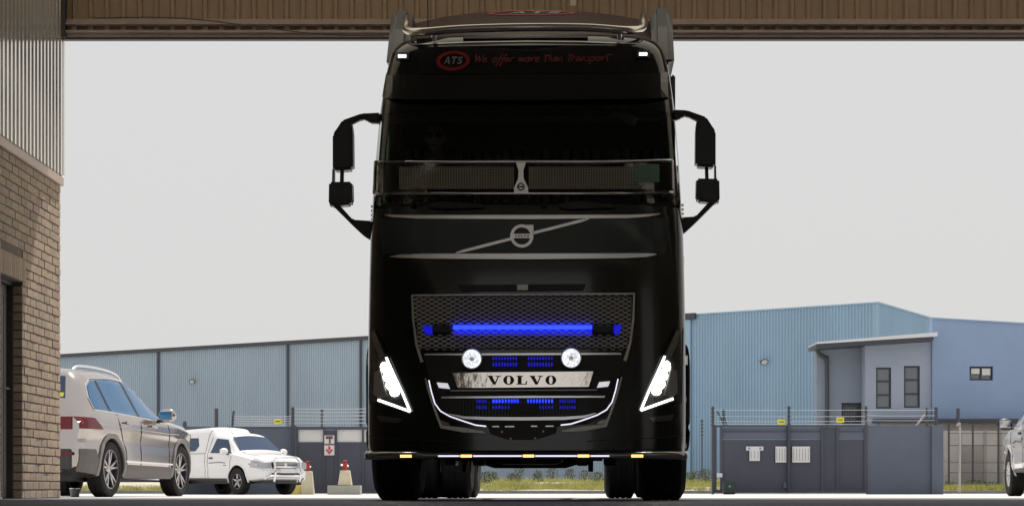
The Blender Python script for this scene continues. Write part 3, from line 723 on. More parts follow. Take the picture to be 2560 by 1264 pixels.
for s in (-1, 1):
    truck_wheel(s * 1.125, 1.42, .40, side=s)
    for y in (4.9, 6.27):
        truck_wheel(s * 1.165, y, .30, side=s); truck_wheel(s * .84, y, .30, side=-s)
    bm = bmesh.new()
    pts = [(s * 1.10, 1.42 + .62 * math.cos(a), .50 + .62 * math.sin(a)) for a in np.linspace(R(-5), R(185), 16)]
    for p, q_ in zip(pts, pts[1:]):
        vs = [bm.verts.new((p[0] + d, p[1], p[2])) for d in (-.17, .17)] + [bm.verts.new((q_[0] + d, q_[1], q_[2])) for d in (.17, -.17)]; bm.faces.new(vs)
    obj('wheel_arch', bm, M['blackp'], truck)
    bm = bmesh.new()
    for k, zz_ in enumerate((.42, .80, 1.15)): box(bm, s * 1.285 - .03, s * 1.285 + .02, .62 + .02 * k, .98, zz_, zz_ + .05, bev=.01)
    obj('cab_step', bm, M['satin'], truck)
    bm = bmesh.new(); tube(bm, smoothpath([(s * 1.27, .62, 1.28), (s * 1.31, .66, 1.20), (s * 1.315, .68, .8), (s * 1.31, .66, .45), (s * 1.27, .62, .42)], 5), .02, 8, rx=.7)
    obj('side_fairing_edge', bm, M['blackp'], truck, smooth=True)
    bm = bmesh.new(); box(bm, s * 1.29 - .02, s * 1.29 + .02, .58, .66, 1.10, 1.19, bev=.01); obj('side_marker', bm, M['chrome'], truck)
    bm = bmesh.new()
    for k in range(4): box(bm, s * 1.262 - .012, s * 1.262 + .012, .47, .50, 2.28 + k * .035, 2.30 + k * .035, bev=.003)
    obj('door_hinge', bm, M['chrome'], truck)
    # rear collar behind the cab
    bm = bmesh.new(); prism(bm, [(2.15, .95), (2.75, .95), (2.75, 3.78), (2.15, 3.80)], s * 1.262 - .02, s * 1.262 + .02, 'X', bev=.012)
    obj('side_collar', bm, M['bpanel'], truck)
    bm = bmesh.new(); prism(bm, [(.55, .95), (2.2, .95), (2.2, 2.0), (.62, 2.0)], s * 1.272, s * 1.284, 'X', bev=.004); obj('door_panel', bm, M['black'], truck)
# roof: visor band, markers, lettering
front('sun_visor', [[(944, 250), (950, 192), (1674, 188), (1680, 248), (1600, 251), (1313, 254), (1020, 252)]], mat('smoked_visor', (.012, .013, .010), .22, coat=.5), .05, .012)
front('sign_panel', [[(1045, 118), (1313, 110), (1580, 114), (1575, 184), (1050, 186)]], mat('roof_sign_black', (.006, .007, .009), .18, coat=.5), .004, .008)
front('roof_edge_line', ribbon([(1030, 112), (1180, 106), (1313, 104), (1450, 105), (1590, 110)], 1.3), M['grille'], .004, .006)
for cx, cy in ((1006, 141), (1608, 136)):
    o = front('roof_marker', [rectpx(cx - 17, cy - 9, cx + 17, cy + 9)], M['blackp'], .004, .012)
    for k in range(3): front('marker_led', [rectpx(cx - 10 + k * 7, cy - 3, cx - 4.5 + k * 7, cy + 4)], M['E_top'], .016, .004, o)
    front('marker_led', [rectpx(cx - 9, cy + 5.5, cx + 8, cy + 6.8)], M['lampg'], .016, .003, o)
ov = []
for k in range(48):
    t0, t1 = 2 * math.pi * k / 48, 2 * math.pi * (k + 1) / 48
    e = lambda t, a, b_: (1133 + a * math.cos(t), 153 + b_ * math.sin(t) - .04 * a * math.cos(t))
    ov.append([e(t0, 42, 24), e(t1, 42, 24), e(t1, 32.5, 17.5), e(t0, 32.5, 17.5)])
front('oval_logo', ov, M['red'], .013, .002)
front('logo_lettering', word('ATS', 1110, 1154, 143, 161, .10, .28), M['greyp'], .013, .002)
# the painted slogan as brush strokes: letters in a cell of x-height 1
G = {
 'W': ([[(0, 1.5), (.15, 1.6), (.3, .1), (.75, 1.5), (.9, .1), (1.5, 1.7)]], 1.45), 'e': ([[(.05, .5), (.6, .65), (.5, 1), (.2, .85), (.1, .35), (.35, 0), (.8, .25)]], .85),
 'o': ([[(.45, 1), (.1, .7), (.15, .15), (.5, 0), (.75, .45), (.45, 1), (.95, .8)]], .95), 'f': ([[(.75, 1.75), (.5, 1.7), (.3, .6), (.1, -.8), (-.05, -.6)], [(.05, .8), (.7, .85)]], .62),
 'r': ([[(.1, 1), (.15, 0), (.25, .7), (.6, 1), (.7, .85)]], .72), 'm': ([[(.05, 1), (.1, 0), (.3, .85), (.45, .8), (.45, 0), (.65, .85), (.82, .8), (.85, .1), (1.05, .2)]], 1.15),
 't': ([[(.3, 1.7), (.2, .2), (.45, .05)], [(-.1, 1.25), (.9, 1.45)]], .62), 'h': ([[(.25, 1.7), (.1, 0), (.35, .9), (.6, .8), (.6, .1), (.8, .15)]], .85),
 'a': ([[(.7, .95), (.25, .9), (.1, .3), (.35, 0), (.7, .8), (.7, .1), (.9, .15)]], .95), 'n': ([[(.05, 1), (.1, 0), (.35, .9), (.58, .8), (.6, .1), (.8, .15)]], .88),
 's': ([[(.65, .95), (.25, .9), (.3, .55), (.6, .35), (.4, 0), (.05, .1)]], .75), 'p': ([[(.15, 1.05), (0, -.9)], [(.1, .7), (.5, 1), (.75, .6), (.45, .05), (.1, .2)]], .92), ' ': ([], .75)}
txt = 'We offer more than transport'; cur = 0; strokes = []
words = [[]]
for ch in txt:
    ss, wd = G[ch]
    if ch == ' ': words.append([])
    for s_ in ss: words[-1].append([(cur + p[0] + .22 * p[1], p[1]) for p in s_])
    cur += wd
kx = (1522 - 1184) / cur
for wd_ in words:
    pl = []
    for s_ in wd_:
        sp = [(v.x, v.y) for v in smoothpath([(p[0], p[1], 0) for p in s_], 3)]
        px_ = [(1184 + x * kx, 157 - y * 10.5 - (x * kx) * .012) for x, y in sp]
        pl += ribbon(px_, 1.25)
    front('slogan_word', pl, M['redd'], .013, .0015)
# roof bar and deflector
q = []
for px, py, yv in ((1016, 46, .95), (1016, 60, .75), (1020, 77, .55), (1060, 80, .36), (1160, 73, .27), (1313, 69, .22), (1466, 70, .27), (1560, 76, .36), (1602, 72, .55), (1608, 55, .75), (1608, 42, .95)):
    x, z = TP(px, py, yv); q.append((x, yv, z))
obj('roof_bar', tube(bmesh.new(), smoothpath(q, 6), .034, 14), mat('brushed_chrome', (.62, .58, .53), .2, 1), truck, smooth=True)
for xx in (-.75, .75): obj('roof_bar_bracket', tube(bmesh.new(), [(xx, .38, 3.72), (xx, .34, 3.80)], .02, 8), M['satin'], truck)
x0, z0 = TP(1157, 91, .38); x1, _ = TP(1470, 91, .38)
obj('roof_light_housing', B(x0, x1, .38, .52, z0 - .02, z0 + .015, bev=.006), M['satin'], truck)
x0b, z0b = TP(1040, 96, .42); x1b, _ = TP(1560, 96, .42)
obj('roof_lip', B(x0b, x1b, .44, .60, z0b - .035, z0b + .005, bev=.01), M['blackp'], truck)
bm = bmesh.new(); rows = []
for t in np.linspace(0, 1, 9):
    y = .95 + 1.05 * t; z = 3.80 + .545 * t ** .85; wv = 1.04 + .03 * t
    rows.append([bm.verts.new((u * wv, y + .25 * abs(u) ** 3, z - .05 * u * u)) for u in np.linspace(-1, 1, 25)])
for a, b_ in zip(rows, rows[1:]):
    for i in range(24): bm.faces.new((a[i], a[i + 1], b_[i + 1], b_[i]))
df = obj('roof_deflector', bm, mat('reflection_brown_deflector', (.055, .030, .024), .35, coat=.3), truck, smooth=True)  # brown reflection of the shed is mixed into this base colour
def dsurf(x, z):
    t = min(1, max(0, (z + .05 * (x / 1.05) ** 2 - 3.80) / .545)) ** (1 / .85); return .95 + 1.05 * t + .25 * abs(x / 1.05) ** 3
ov = []
for k in range(40):
    t0, t1 = 2 * math.pi * k / 40, 2 * math.pi * (k + 1) / 40
    e = lambda t, a, b_: (a * math.cos(t), 4.305 + b_ * math.sin(t))
    ov.append([e(t0, .39, .045), e(t1, .39, .045), e(t1, .34, .032), e(t0, .34, .032)])
obj('deflector_logo', conform(bmesh.new(), ov, dsurf, .006, .004), M['redd'], df)
lt = [[(x, z) for x, z in p] for p in word('ATS', -.20, .24, 4.325, 4.29, .12, .25)]
obj('deflector_lettering', conform(bmesh.new(), lt, dsurf, .006, .004), M['greyp'], df)
for s in (-1, 1):
    bm = bmesh.new(); prism(bm, [(1.30, 3.72), (2.5, 3.72), (2.5, 4.33), (1.85, 4.34)], min(s * 1.05, s * 1.24), max(s * 1.05, s * 1.24), 'X', bev=.055); obj('deflector_side', bm, M['wing'], truck, smooth=True, auto=50)
x, z = TP(1070, 42, 1.25); obj('roof_aerial', tube(bmesh.new(), [(x, 1.25, z - .12), (x - .004, 1.25, z + .35)], .005, 5), M['blackp'], truck)
# door mirrors
def mirror(s):
    f = (lambda p: p) if s < 0 else (lambda p: [(2622 - x, y - 8) for x, y in p])
    r = obj('door_mirror', prism(bmesh.new(), [TP(x, y, .52) for x, y in f([(834, 338), (858, 308), (878, 298), (884, 330), (885, 426), (860, 429), (834, 429)])], .44, .60, bev=.02), M['mirrorp'], truck)
    obj('wide_angle_mirror', prism(bmesh.new(), [TP(x, y, .52) for x, y in f([(825, 458), (882, 457), (883, 505), (878, 514), (828, 518), (824, 512)])], .44, .60, bev=.015), M['mirrorp'], r)
    obj('mirror_arm', prism(bmesh.new(), [TP(x, y, .52) for x, y in f([(833, 340), (857, 303), (905, 286), (952, 284), (952, 310), (925, 309), (916, 300), (905, 300), (880, 312), (862, 322), (840, 344)])], .47, .55, bev=.012), M['blackp'], r)
    obj('mirror_link', prism(bmesh.new(), [TP(x, y, .52) for x, y in f([(852, 424), (860, 424), (859, 462), (851, 462)])], .48, .54), M['blackp'], r)
    obj('mirror_edge', prism(bmesh.new(), [TP(x, y, .52) for x, y in f([(833, 425), (836, 425), (836, 462), (832, 462)])], .46, .58), M['blackp'], r)
    obj('lower_arm', prism(bmesh.new(), [TP(x, y, .52) for x, y in f([(832, 514), (852, 516), (884, 551), (932, 554), (930, 602), (912, 592), (884, 566)])], .46, .56, bev=.012), M['blackp'], r)
    for zz_, (a, b_, c_, d_) in ((0, (840, 318, 880, 424)), (1, (830, 462, 878, 510))):
        x0_, z1_ = TP(*f([(a, b_ + (14 if not zz_ else 0))])[0], .61); x1_, z0_ = TP(*f([(c_, d_)])[0], .61)
        obj('mirror_glass', B(min(x0_, x1_), max(x0_, x1_), .602, .612, z0_, z1_), M['chrome'], r)
mirror(-1); mirror(1)

# the driver
dr = thing('person', 'driver in sunglasses and grey cap, both hands on the steering wheel behind the windscreen', 'person', (0.01, TY, 0), -TH)
def skin_body(name, V, E, Rr, m, par, lvl=2):
    me = bpy.data.meshes.new(name); me.from_pydata(V, E, []); o = link(bpy.data.objects.new(name, me)); o.parent = par
    md = o.modifiers.new('skin', 'SKIN'); 
    for i, r in enumerate(Rr): me.skin_vertices[0].data[i].radius = r if isinstance(r, tuple) else (r, r)
    me.skin_vertices[0].data[0].use_root = True
    s2 = o.modifiers.new('sub', 'SUBSURF'); s2.levels = lvl; s2.render_levels = lvl
    dg = bpy.context.evaluated_depsgraph_get(); m2 = bpy.data.meshes.new_from_object(o.evaluated_get(dg))
    o.modifiers.clear(); o.data = m2; m2.materials.clear(); m2.materials.append(m)
    for p in m2.polygons: p.use_smooth = True
    return o
hx, hz = TP(1088, 348, 1.15); Z0 = hz - .62     # head centre follows the photograph
V = [(hx, 1.32, Z0 - .10), (hx, 1.34, Z0 + .10), (hx, 1.32, Z0 + .30), (hx, 1.28, Z0 + .44), (hx, 1.24, Z0 + .52), (hx, 1.20, Z0 + .60),
     (hx - .19, 1.28, Z0 + .40), (hx - .25, 1.14, Z0 + .18), (cS.x - .20, .86, Z0 + .16), (hx + .19, 1.28, Z0 + .40), (hx + .26, 1.14, Z0 + .18), (cS.x + .20, .86, Z0 + .16),
     (hx - .11, 1.05, Z0 - .12), (hx - .13, .75, Z0 - .12), (hx - .13, .62, Z0 - .5), (hx + .11, 1.05, Z0 - .12), (hx + .13, .75, Z0 - .12), (hx + .13, .62, Z0 - .5)]
E = [(0, 1), (1, 2), (2, 3), (3, 4), (4, 5), (3, 6), (6, 7), (7, 8), (3, 9), (9, 10), (10, 11), (0, 12), (12, 13), (13, 14), (0, 15), (15, 16), (16, 17)]
Rr = [(.16, .12), (.16, .11), (.17, .12), (.13, .09), .055, .05, .065, .048, .032, .065, .048, .032, .085, .065, .045, .085, .065, .045]
skin_body('body', V, E, Rr, M['shirt'], dr)
bm = bmesh.new(); bmesh.ops.create_uvsphere(bm, u_segments=28, v_segments=20, radius=1)
for v in bm.verts:
    x, y, z = v.co; jaw = 1 - .28 * max(0, -z) ** 1.4
    nx, ny, nz = x * .076 * jaw, y * .096 * (1 - .12 * max(0, -z)), z * .122
    if y < 0 and abs(x) < .22 and -.35 < z < .12: ny -= .020 * (1 - abs(x) / .22) * (1 - abs(z + .15) / .30 * .8)   # nose
    if y < 0 and .10 < z < .32 and .15 < abs(x) < .6: ny += .006
    if y < 0 and abs(x) < .35 and -.62 < z < -.48: ny -= .005
    v.co = (nx, ny, nz)
hd = obj('head', bm, M['skin'], dr, smooth=True); hd.location = (hx, 1.15, hz)
bm = bmesh.new()
for s in (-1, 1): tube(bm, [(s * .074, .005, -.02), (s * .085, .015, .012), (s * .078, .012, .03)], [.012, .016, .010], 8)
obj('ears', bm, M['skin'], hd, smooth=True)
bm = bmesh.new(); tube(bm, [(-.022, -.088, -.066), (0, -.094, -.064), (.022, -.088, -.066)], [.003, .006, .003], 6); obj('mouth', bm, mat('lips', (.22, .09, .07), .5), hd, smooth=True)
bm = bmesh.new()
for s in (-1, 1): lathe(bm, [(-.100, .001), (-.102, .020), (-.096, .026), (-.09, .02)], 'Y', 14, (s * .033, 0, .016))
tube(bm, [(-.072, -.01, .02), (-.060, -.085, .022), (.060, -.085, .022), (.072, -.01, .02)], .004, 6)
obj('sunglasses', bm, M['shades'], hd, smooth=True)
bm = bmesh.new(); lathe(bm, [(.045, .080), (.07, .086), (.10, .072), (.125, .04), (.132, .001)], 'Z', 24, (0, .006, -.0))
prism(bm, [(-.06, -.07), (.06, -.07), (.045, -.14), (0, -.15), (-.045, -.14)], .05, .058, 'Z'); obj('cap', bm, M['cap'], hd, smooth=True)
for s in (-1, 1):                                   # hands: palm, four unequal fingers round the rim, thumb from the side
    hxp = cS.x + s * .20; hb_ = Vector((hxp, .84, Z0 + .165))
    V = [tuple(hb_ + Vector((0, .05, 0))), tuple(hb_ + Vector((0, -.02, .004)))]; E = [(0, 1)]; Rr = [(.030, .018), (.038, .016)]
    for k in range(4):
        off = (k - 1.5) * .019; L = (.024, .028, .026, .021)[k]; b0 = len(V)
        V += [tuple(hb_ + Vector((off, -.045, .004))), tuple(hb_ + Vector((off, -.045 - L, -.008))), tuple(hb_ + Vector((off, -.043 - L, -.036))), tuple(hb_ + Vector((off, -.025, -.050)))]
        E += [(1, b0), (b0, b0 + 1), (b0 + 1, b0 + 2), (b0 + 2, b0 + 3)]; Rr += [.009, .0085, .008, .007]
    b0 = len(V); V += [tuple(hb_ + Vector((-s * .036, .01, -.008))), tuple(hb_ + Vector((-s * .050, -.018, -.024))), tuple(hb_ + Vector((-s * .046, -.034, -.040)))]
    E += [(0, b0), (b0, b0 + 1), (b0 + 1, b0 + 2)]; Rr += [.013, .0105, .009]
    skin_body('hand', V, E, Rr, M['skin'], dr, 1)

# ---------------------------------------------------------------- cars
class Car:
    """body from smooth length-wise curves; x forward from the rear bumper, y sideways"""
    def __init__(s, L, zt, belt, w, wr, zb, crown=.03):
        s.L = L; s.c = dict(zt=zt, belt=belt, w=w, wr=wr, zb=zb); s.crown = crown
        xs = np.linspace(0, L, 240); s.xs = xs; s.t = {}
        for k, v in s.c.items():
            a = np.interp(xs, [p[0] for p in v], [p[1] for p in v]); n = 4 if k in ('zt',) else 8
            b = np.pad(a, n, mode='edge'); ker = np.hanning(2 * n + 1); ker /= ker.sum(); s.t[k] = np.convolve(b, ker, 'valid')
    def g(s, k, x): return float(np.interp(x, s.xs, s.t[k]))
    def W(s, x, z):
        zt, w, wr, zb = s.g('zt', x), s.g('w', x), s.g('wr', x), s.g('zb', x); be = min(s.g('belt', x), zt - .02)
        if z <= be:
            u = (z - (zb + .42)) / .6; return w * (1 - .045 * min(1, abs(u)) ** 2) - (.03 * max(0, 1 - (z - zb) / .12)) - .018 * math.exp(-((z - .70) / .09) ** 2) + .010 * math.exp(-((z - .89) / .05) ** 2)
        t = min(1, (z - be) / (zt - be)); wb = w * (1 - .045 * min(1, abs((be - zb - .42) / .6)) ** 2)
        return wb * (1 - t) + wr * t - .09 * max(0, (t - .72) / .28) ** 2 - .012 * min(1, t * 8)
    def top(s, x, y):
        zt = s.g('zt', x); y1 = max(.05, s.W(x, zt)); return zt + s.crown * (1 - min(1, abs(y) / y1) ** 2)
    def body(s, name, m, par, arches=(), r=.4, lip=None):
        bm = bmesh.new(); rings = []
        for x in np.linspace(0, s.L, 100):
            zt, zb = s.g('zt', x), s.g('zb', x); be = min(s.g('belt', x), zt - .02)
            h = [(s.W(x, zb) * f, zb) for f in (0, .5, .9)]
            h += [(s.W(x, z), z) for z in list(np.linspace(zb + .03, be, 9)) + list(np.linspace(be, zt, 9)[1:])]
            y1 = s.W(x, zt); h += [(y1 * f, s.top(x, y1 * f)) for f in (.92, .75, .5, .25, 0)]
            rings.append([bm.verts.new((x, a, z)) for a, z in h] + [bm.verts.new((x, -a, z)) for a, z in h[-2:0:-1]])
        n = len(rings[0])
        for a, b in zip(rings, rings[1:]):
            for k in range(n): bm.faces.new((a[k], a[(k + 1) % n], b[(k + 1) % n], b[k]))
        bm.faces.new(rings[0]); bm.faces.new(rings[-1][::-1])
        o = obj(name, bm, [m, M['cardark']], par, smooth=True, auto=32)
        cut = bmesh.new()
        for xa, za in arches:
            for sg in (-1, 1): 
                c = bmesh.new(); lathe(c, [(sg * 1.3, r), (sg * .45, r)], 'Y', 40, (xa, 0, za)); merge(cut, c)
        bmesh.ops.recalc_face_normals(cut, faces=cut.faces); me = bpy.data.meshes.new('cut'); cut.to_mesh(me); cut.free(); co = link(bpy.data.objects.new('cut', me))
        md = o.modifiers.new('b', 'BOOLEAN'); md.object = co; md.solver = 'EXACT'; md.operation = 'DIFFERENCE'
        par_l = o.parent; o.parent = None
        dg = bpy.context.evaluated_depsgraph_get(); m2 = bpy.data.meshes.new_from_object(o.evaluated_get(dg)); o.modifiers.clear(); o.data = m2; o.parent = par_l
        bpy.data.objects.remove(co)
        bm = bmesh.new(); bm.from_mesh(m2)
        for f in bm.faces:                                       # arch liners dark
            c = f.calc_center_median()
            for xa, za in arches:
                if abs(math.hypot(c.x - xa, c.z - za) - r) < .02 and abs(f.normal.y) < .3 and abs(c.y) < s.g('w', xa) + .1: f.material_index = 1
                if abs(abs(c.y) - .45) < .01 and math.hypot(c.x - xa, c.z - za) < r: f.material_index = 1
        bm.to_mesh(m2); bm.free(); m2.set_sharp_from_angle(angle=R(32)); return o
    def side(s, name, polys, m, par, sg=1, off=.003, th=.006, st=.07, **k):
        bm = conform(bmesh.new(), polys, lambda x, z: 0, 0, 0, st)
        bm2 = bmesh.new(); base = {}
        r = bmesh.ops.extrude_face_region(bm, geom=list(bm.faces)); nv = {v for v in r['geom'] if isinstance(v, bmesh.types.BMVert)}
        for v in bm.verts: v.co.y = sg * (s.W(v.co.x, v.co.z) + off + (th if v in nv else 0) - (.0 if v in nv else .004))
        return obj(name, bm, m, par, **k)
    def roofp(s, name, polys, m, par, off=.003, th=.005, st=.07, **k):     # polygons in (x, y) draped over the top
        b = bmesh.new()
        for poly in polys: b.faces.new([b.verts.new((p[0], p[1], 0)) for p in poly])
        for ax in (0, 1):
            cs = [v.co[ax] for v in b.verts]; lo, hi = min(cs), max(cs); q = math.floor(lo / st) + 1
            while q * st < hi:
                co = Vector((0, 0, 0)); co[ax] = q * st; no = Vector((0, 0, 0)); no[ax] = 1
                bmesh.ops.bisect_plane(b, geom=list(b.verts) + list(b.edges) + list(b.faces), plane_co=co, plane_no=no); q += 1
        r = bmesh.ops.extrude_face_region(b, geom=list(b.faces)); nv = {v for v in r['geom'] if isinstance(v, bmesh.types.BMVert)}
        for v in b.verts: v.co.z = s.top(v.co.x, v.co.y) + off + (th if v in nv else -.004)
        return obj(name, b, m, par, smooth=False, **k)
def wheel(par, x, y, r, wd, rimr, style, sg):
    t = obj('wheel', lathe(bmesh.new(), [(-wd * .42, rimr), (-wd * .5, (r + rimr) / 2), (-wd * .48, r * .93), (-wd * .38, r), (-.004, r), (0, r - .008), (.004, r), (wd * .38, r), (wd * .48, r * .93), (wd * .5, (r + rimr) / 2), (wd * .42, rimr)], 'Y', 44), M['rubber'], par, smooth=True, auto=40)
    t.location = (x, y, r)
    f = sg * wd * .40
    obj('rim', lathe(bmesh.new(), [(f, rimr), (f + sg * .008, rimr - .006), (f, rimr - .018), (f - sg * .05, rimr - .03), (f - sg * .10, .02)], 'Y', 36), M['alloyd'] if style != 'steel' else M['alloy'], t, smooth=True, auto=30)
    lip = bmesh.new(); lathe(lip, [(f, rimr + .002), (f + sg * .010, rimr - .004), (f - sg * .002, rimr - .016)], 'Y', 36); obj('rim_lip', lip, M['alloy'], t, smooth=True)
    n = {'twin': 5, 'five': 5, 'steel': 7}[style]
    for k in range(n):
        b = bmesh.new(); a0 = 2 * math.pi * k / n + .3
        for da in ((-.20, .20) if style == 'twin' else (0,)):
            a = a0 + da; w0, w1 = (.016, .020) if style == 'twin' else (.034, .028)
            ci = Vector((math.cos(a0 + da * .35), 0, math.sin(a0 + da * .35))) * .045; ce = Vector((math.cos(a), 0, math.sin(a))) * (rimr - .010)
            tube(b, [ci + Vector((0, f - sg * .028, 0)), (ci + ce) / 2 + Vector((0, f - sg * .012, 0)), ce + Vector((0, f - sg * .008, 0))], [w0, w0 * .9, w1 * .8], 6)
        obj('spoke', b, M['alloy'], t, smooth=True)
    obj('hub_cap', lathe(bmesh.new(), [(f - sg * .05, .06), (f - sg * .014, .055), (f - sg * .010, .001)], 'Y', 20), M['alloy'], t, smooth=True)
    return t
def place(root, wheel_xy, px, d, heading):
    """put the root so that the given local point stands under photo column px at depth d; heading = world angle of the car's nose"""
    root.rotation_euler = (0, 0, heading); c, s_ = math.cos(heading), math.sin(heading); X = (px - VX) * d / FPX
    root.location = (X - (wheel_xy[0] * c - wheel_xy[1] * s_), d - (wheel_xy[0] * s_ + wheel_xy[1] * c), ground(d))
def ground(y): return float(np.interp(y, [21.25, 30, 45, 60], [0, -.014, -.06, -.06]))
def mirror_car(par, x, y, z, sg, m, glass=True):
    b = bmesh.new(); bmesh.ops.create_uvsphere(b, u_segments=16, v_segments=10, radius=1)
    for v in b.verts: v.co = Vector((v.co.x * (.10 if v.co.x > 0 else .055) + x, v.co.y * .13 + y + sg * .13, v.co.z * .095 + z))
    o = obj('door_mirror', b, m, par, smooth=True)
    obj('mirror_stalk', B(x - .02, x + .05, min(y - sg * .05, y + sg * .08), max(y - sg * .05, y + sg * .08), z - .09, z - .05, bev=.01), M['cardark'], o)
    obj('mirror_glass', B(x - .064, x - .052, y + sg * .13 - .09, y + sg * .13 + .09, z - .06, z + .06, bev=.004), M['chrome'], o)
# silver SUV, tail towards the camera, half behind the brick corner
suv = thing('suv', 'silver beige SUV with roof rails parked tail-on behind the brick corner', 'car')
C = Car(4.48, zt=[(0, .98), (.04, 1.10), (.12, 1.22), (.38, 1.56), (.60, 1.615), (1.3, 1.635), (2.0, 1.60), (2.40, 1.50), (3.02, 1.14), (3.25, 1.08), (4.0, 1.01), (4.35, .88), (4.48, .62)],
        belt=[(0, .92), (.3, 1.05), (1.6, 1.03), (3.1, .985), (4.2, .86), (4.48, .55)], w=[(0, .80), (.12, .86), (.5, .905), (1.5, .92), (3.3, .92), (4.0, .88), (4.3, .78), (4.48, .60)],
        wr=[(0, .70), (.4, .62), (1.5, .635), (2.5, .60), (3.2, .72), (4.0, .78), (4.48, .5)], zb=[(0, .36), (.25, .30), (.5, .24), (3.9, .22), (4.2, .24), (4.48, .34)])
A = [(.88, .355), (3.56, .355)]
C.body('car_body', M['suv'], suv, A, .40)
for sg in (-1, 1):
    for xa in (.88, 3.56): wheel(suv, xa, sg * .79, .355, .235, .25, 'twin', sg)
    C.side('side_window', [[(.44, 1.12), (.86, 1.09), (.80, 1.48), (.70, 1.48), (.52, 1.40), (.43, 1.24)]], M['carwin'], suv, sg)
    C.side('side_window', [[(.94, 1.085), (1.84, 1.065), (1.72, 1.51), (1.40, 1.52), (.88, 1.49)]], M['carwin'], suv, sg)
    C.side('side_window', [[(1.93, 1.063), (2.84, 1.04), (2.78, 1.10), (2.42, 1.34), (2.18, 1.45), (1.82, 1.51)]], M['carwin'], suv, sg)
    for q_ in ([(.86, 1.09), (.94, 1.085), (.88, 1.49), (.80, 1.48)], [(1.84, 1.065), (1.93, 1.063), (1.82, 1.51), (1.72, 1.51)]): C.side('window_pillar', [q_], M['blackp'], suv, sg, off=.001)
    C.side('window_trim', ribbon([(.42, 1.10), (1.9, 1.050), (2.88, 1.025)], .008) + ribbon([(.42, 1.10), (.405, 1.25), (.50, 1.42), (.68, 1.505), (1.40, 1.54), (1.80, 1.53), (2.20, 1.47), (2.46, 1.35), (2.86, 1.07)], .006), M['chrome'], suv, sg, th=.008)
    [C.side('door_gap', ribbon(q_, .005), M['seam'], suv, sg, off=.0, th=.004) for q_ in ([(1.90, 1.06), (1.91, .8), (1.90, .32)], [(2.95, 1.03), (3.02, .8), (3.0, .40)], [(1.08, 1.06), (1.18, .85), (1.36, .62), (1.40, .34)])]
    C.side('lower_cladding', [[(1.30, .24), (3.13, .24), (3.15, .40), (1.28, .42)]], M['suvclad'], suv, sg, off=.006, th=.012)
    C.side('sill_trim', ribbon([(1.30, .46), (3.15, .44)], .012), M['chrome'], suv, sg, off=.008, th=.008)
    for xa in (.88, 3.56):
        pts = [(xa + .425 * math.cos(a), .355 + .425 * math.sin(a)) for a in np.linspace(R(-12), R(192), 25)]
        C.side('arch_cladding', ribbon(pts, .030), M['archg'], suv, sg, off=.004, th=.014)
    C.side('rear_bumper_cladding', [[(.02, .32), (.44, .28), (.42, .50), (.36, .60), (.02, .60)]], M['suvclad'], suv, sg, off=.004, th=.01)
    h = C.side('door_handle', ribbon([(1.30, .965), (1.52, .955)], .014), M['suv'], suv, sg, off=.02, th=.02)
    h = C.side('door_handle', ribbon([(2.22, .945), (2.44, .935)], .014), M['suv'], suv, sg, off=.02, th=.02)
    C.side('crease_line', ribbon([(.35, .93), (1.2, .90), (2.9, .86), (3.4, .86)], .004), M['alloy'], suv, sg, off=.0, th=.004)
    C.side('tail_lamp', [[(.015, .85), (.54, .85), (.33, .99), (.015, 1.0)]], M['tail'], suv, sg, off=.004, th=.016)
    rp = smoothpath([(x_, sg * .50, C.top(x_, .50) + h_) for x_, h_ in ((.55, -.005), (.68, .035), (1.0, .045), (1.6, .045), (2.05, .04), (2.28, -.01))], 5)
    obj('roof_rail', tube(bmesh.new(), rp, .018, 8), M['satin'], suv, smooth=True)
    mirror_car(suv, 2.66, sg * .88, 1.10, sg, M['suv'])
b = bmesh.new(); box(b, -.03, .06, -.72, .72, .34, .60, bev=.03); obj('rear_bumper', b, M['cardark'], suv)
obj('reflector_strip', B(-.04, -.02, .45, .74, .52, .56), M['tail'], suv); obj('reflector_strip', B(-.04, -.02, -.74, -.45, .52, .56), M['tail'], suv)
for sg in (-1, 1): obj('tail_lamp', B(-.012, .05, min(sg * .38, sg * .73), max(sg * .38, sg * .73), .84, 1.0, bev=.01), M['tail'], suv)
obj('rear_plate', B(-.022, 0, -.26, .26, .66, .78), M['yellow'], suv)
C.roofp('rear_window', [[(.13, -.58), (.34, -.50), (.34, .50), (.13, .58)]], M['carglass'], suv)
o = C.roofp('window_sticker', [[(.135, -.55), (.17, -.55), (.17, -.35), (.135, -.35)]], M['yellow'], suv, off=.010)
C.roofp('windscreen', [[(2.42, -.52), (2.98, -.66), (2.98, .66), (2.42, .52)]], M['carglass'], suv)
obj('exhaust_pipe', tube(bmesh.new(), [(.02, -.5, .30), (.3, -.5, .30)], .03, 10), M['chrome'], suv)
obj('underbody', B(.3, 4.1, -.62, .62, .20, .30), M['cardark'], suv)
place(suv, (.88, -.79), 259, 25.6, R(90 - 9.5))

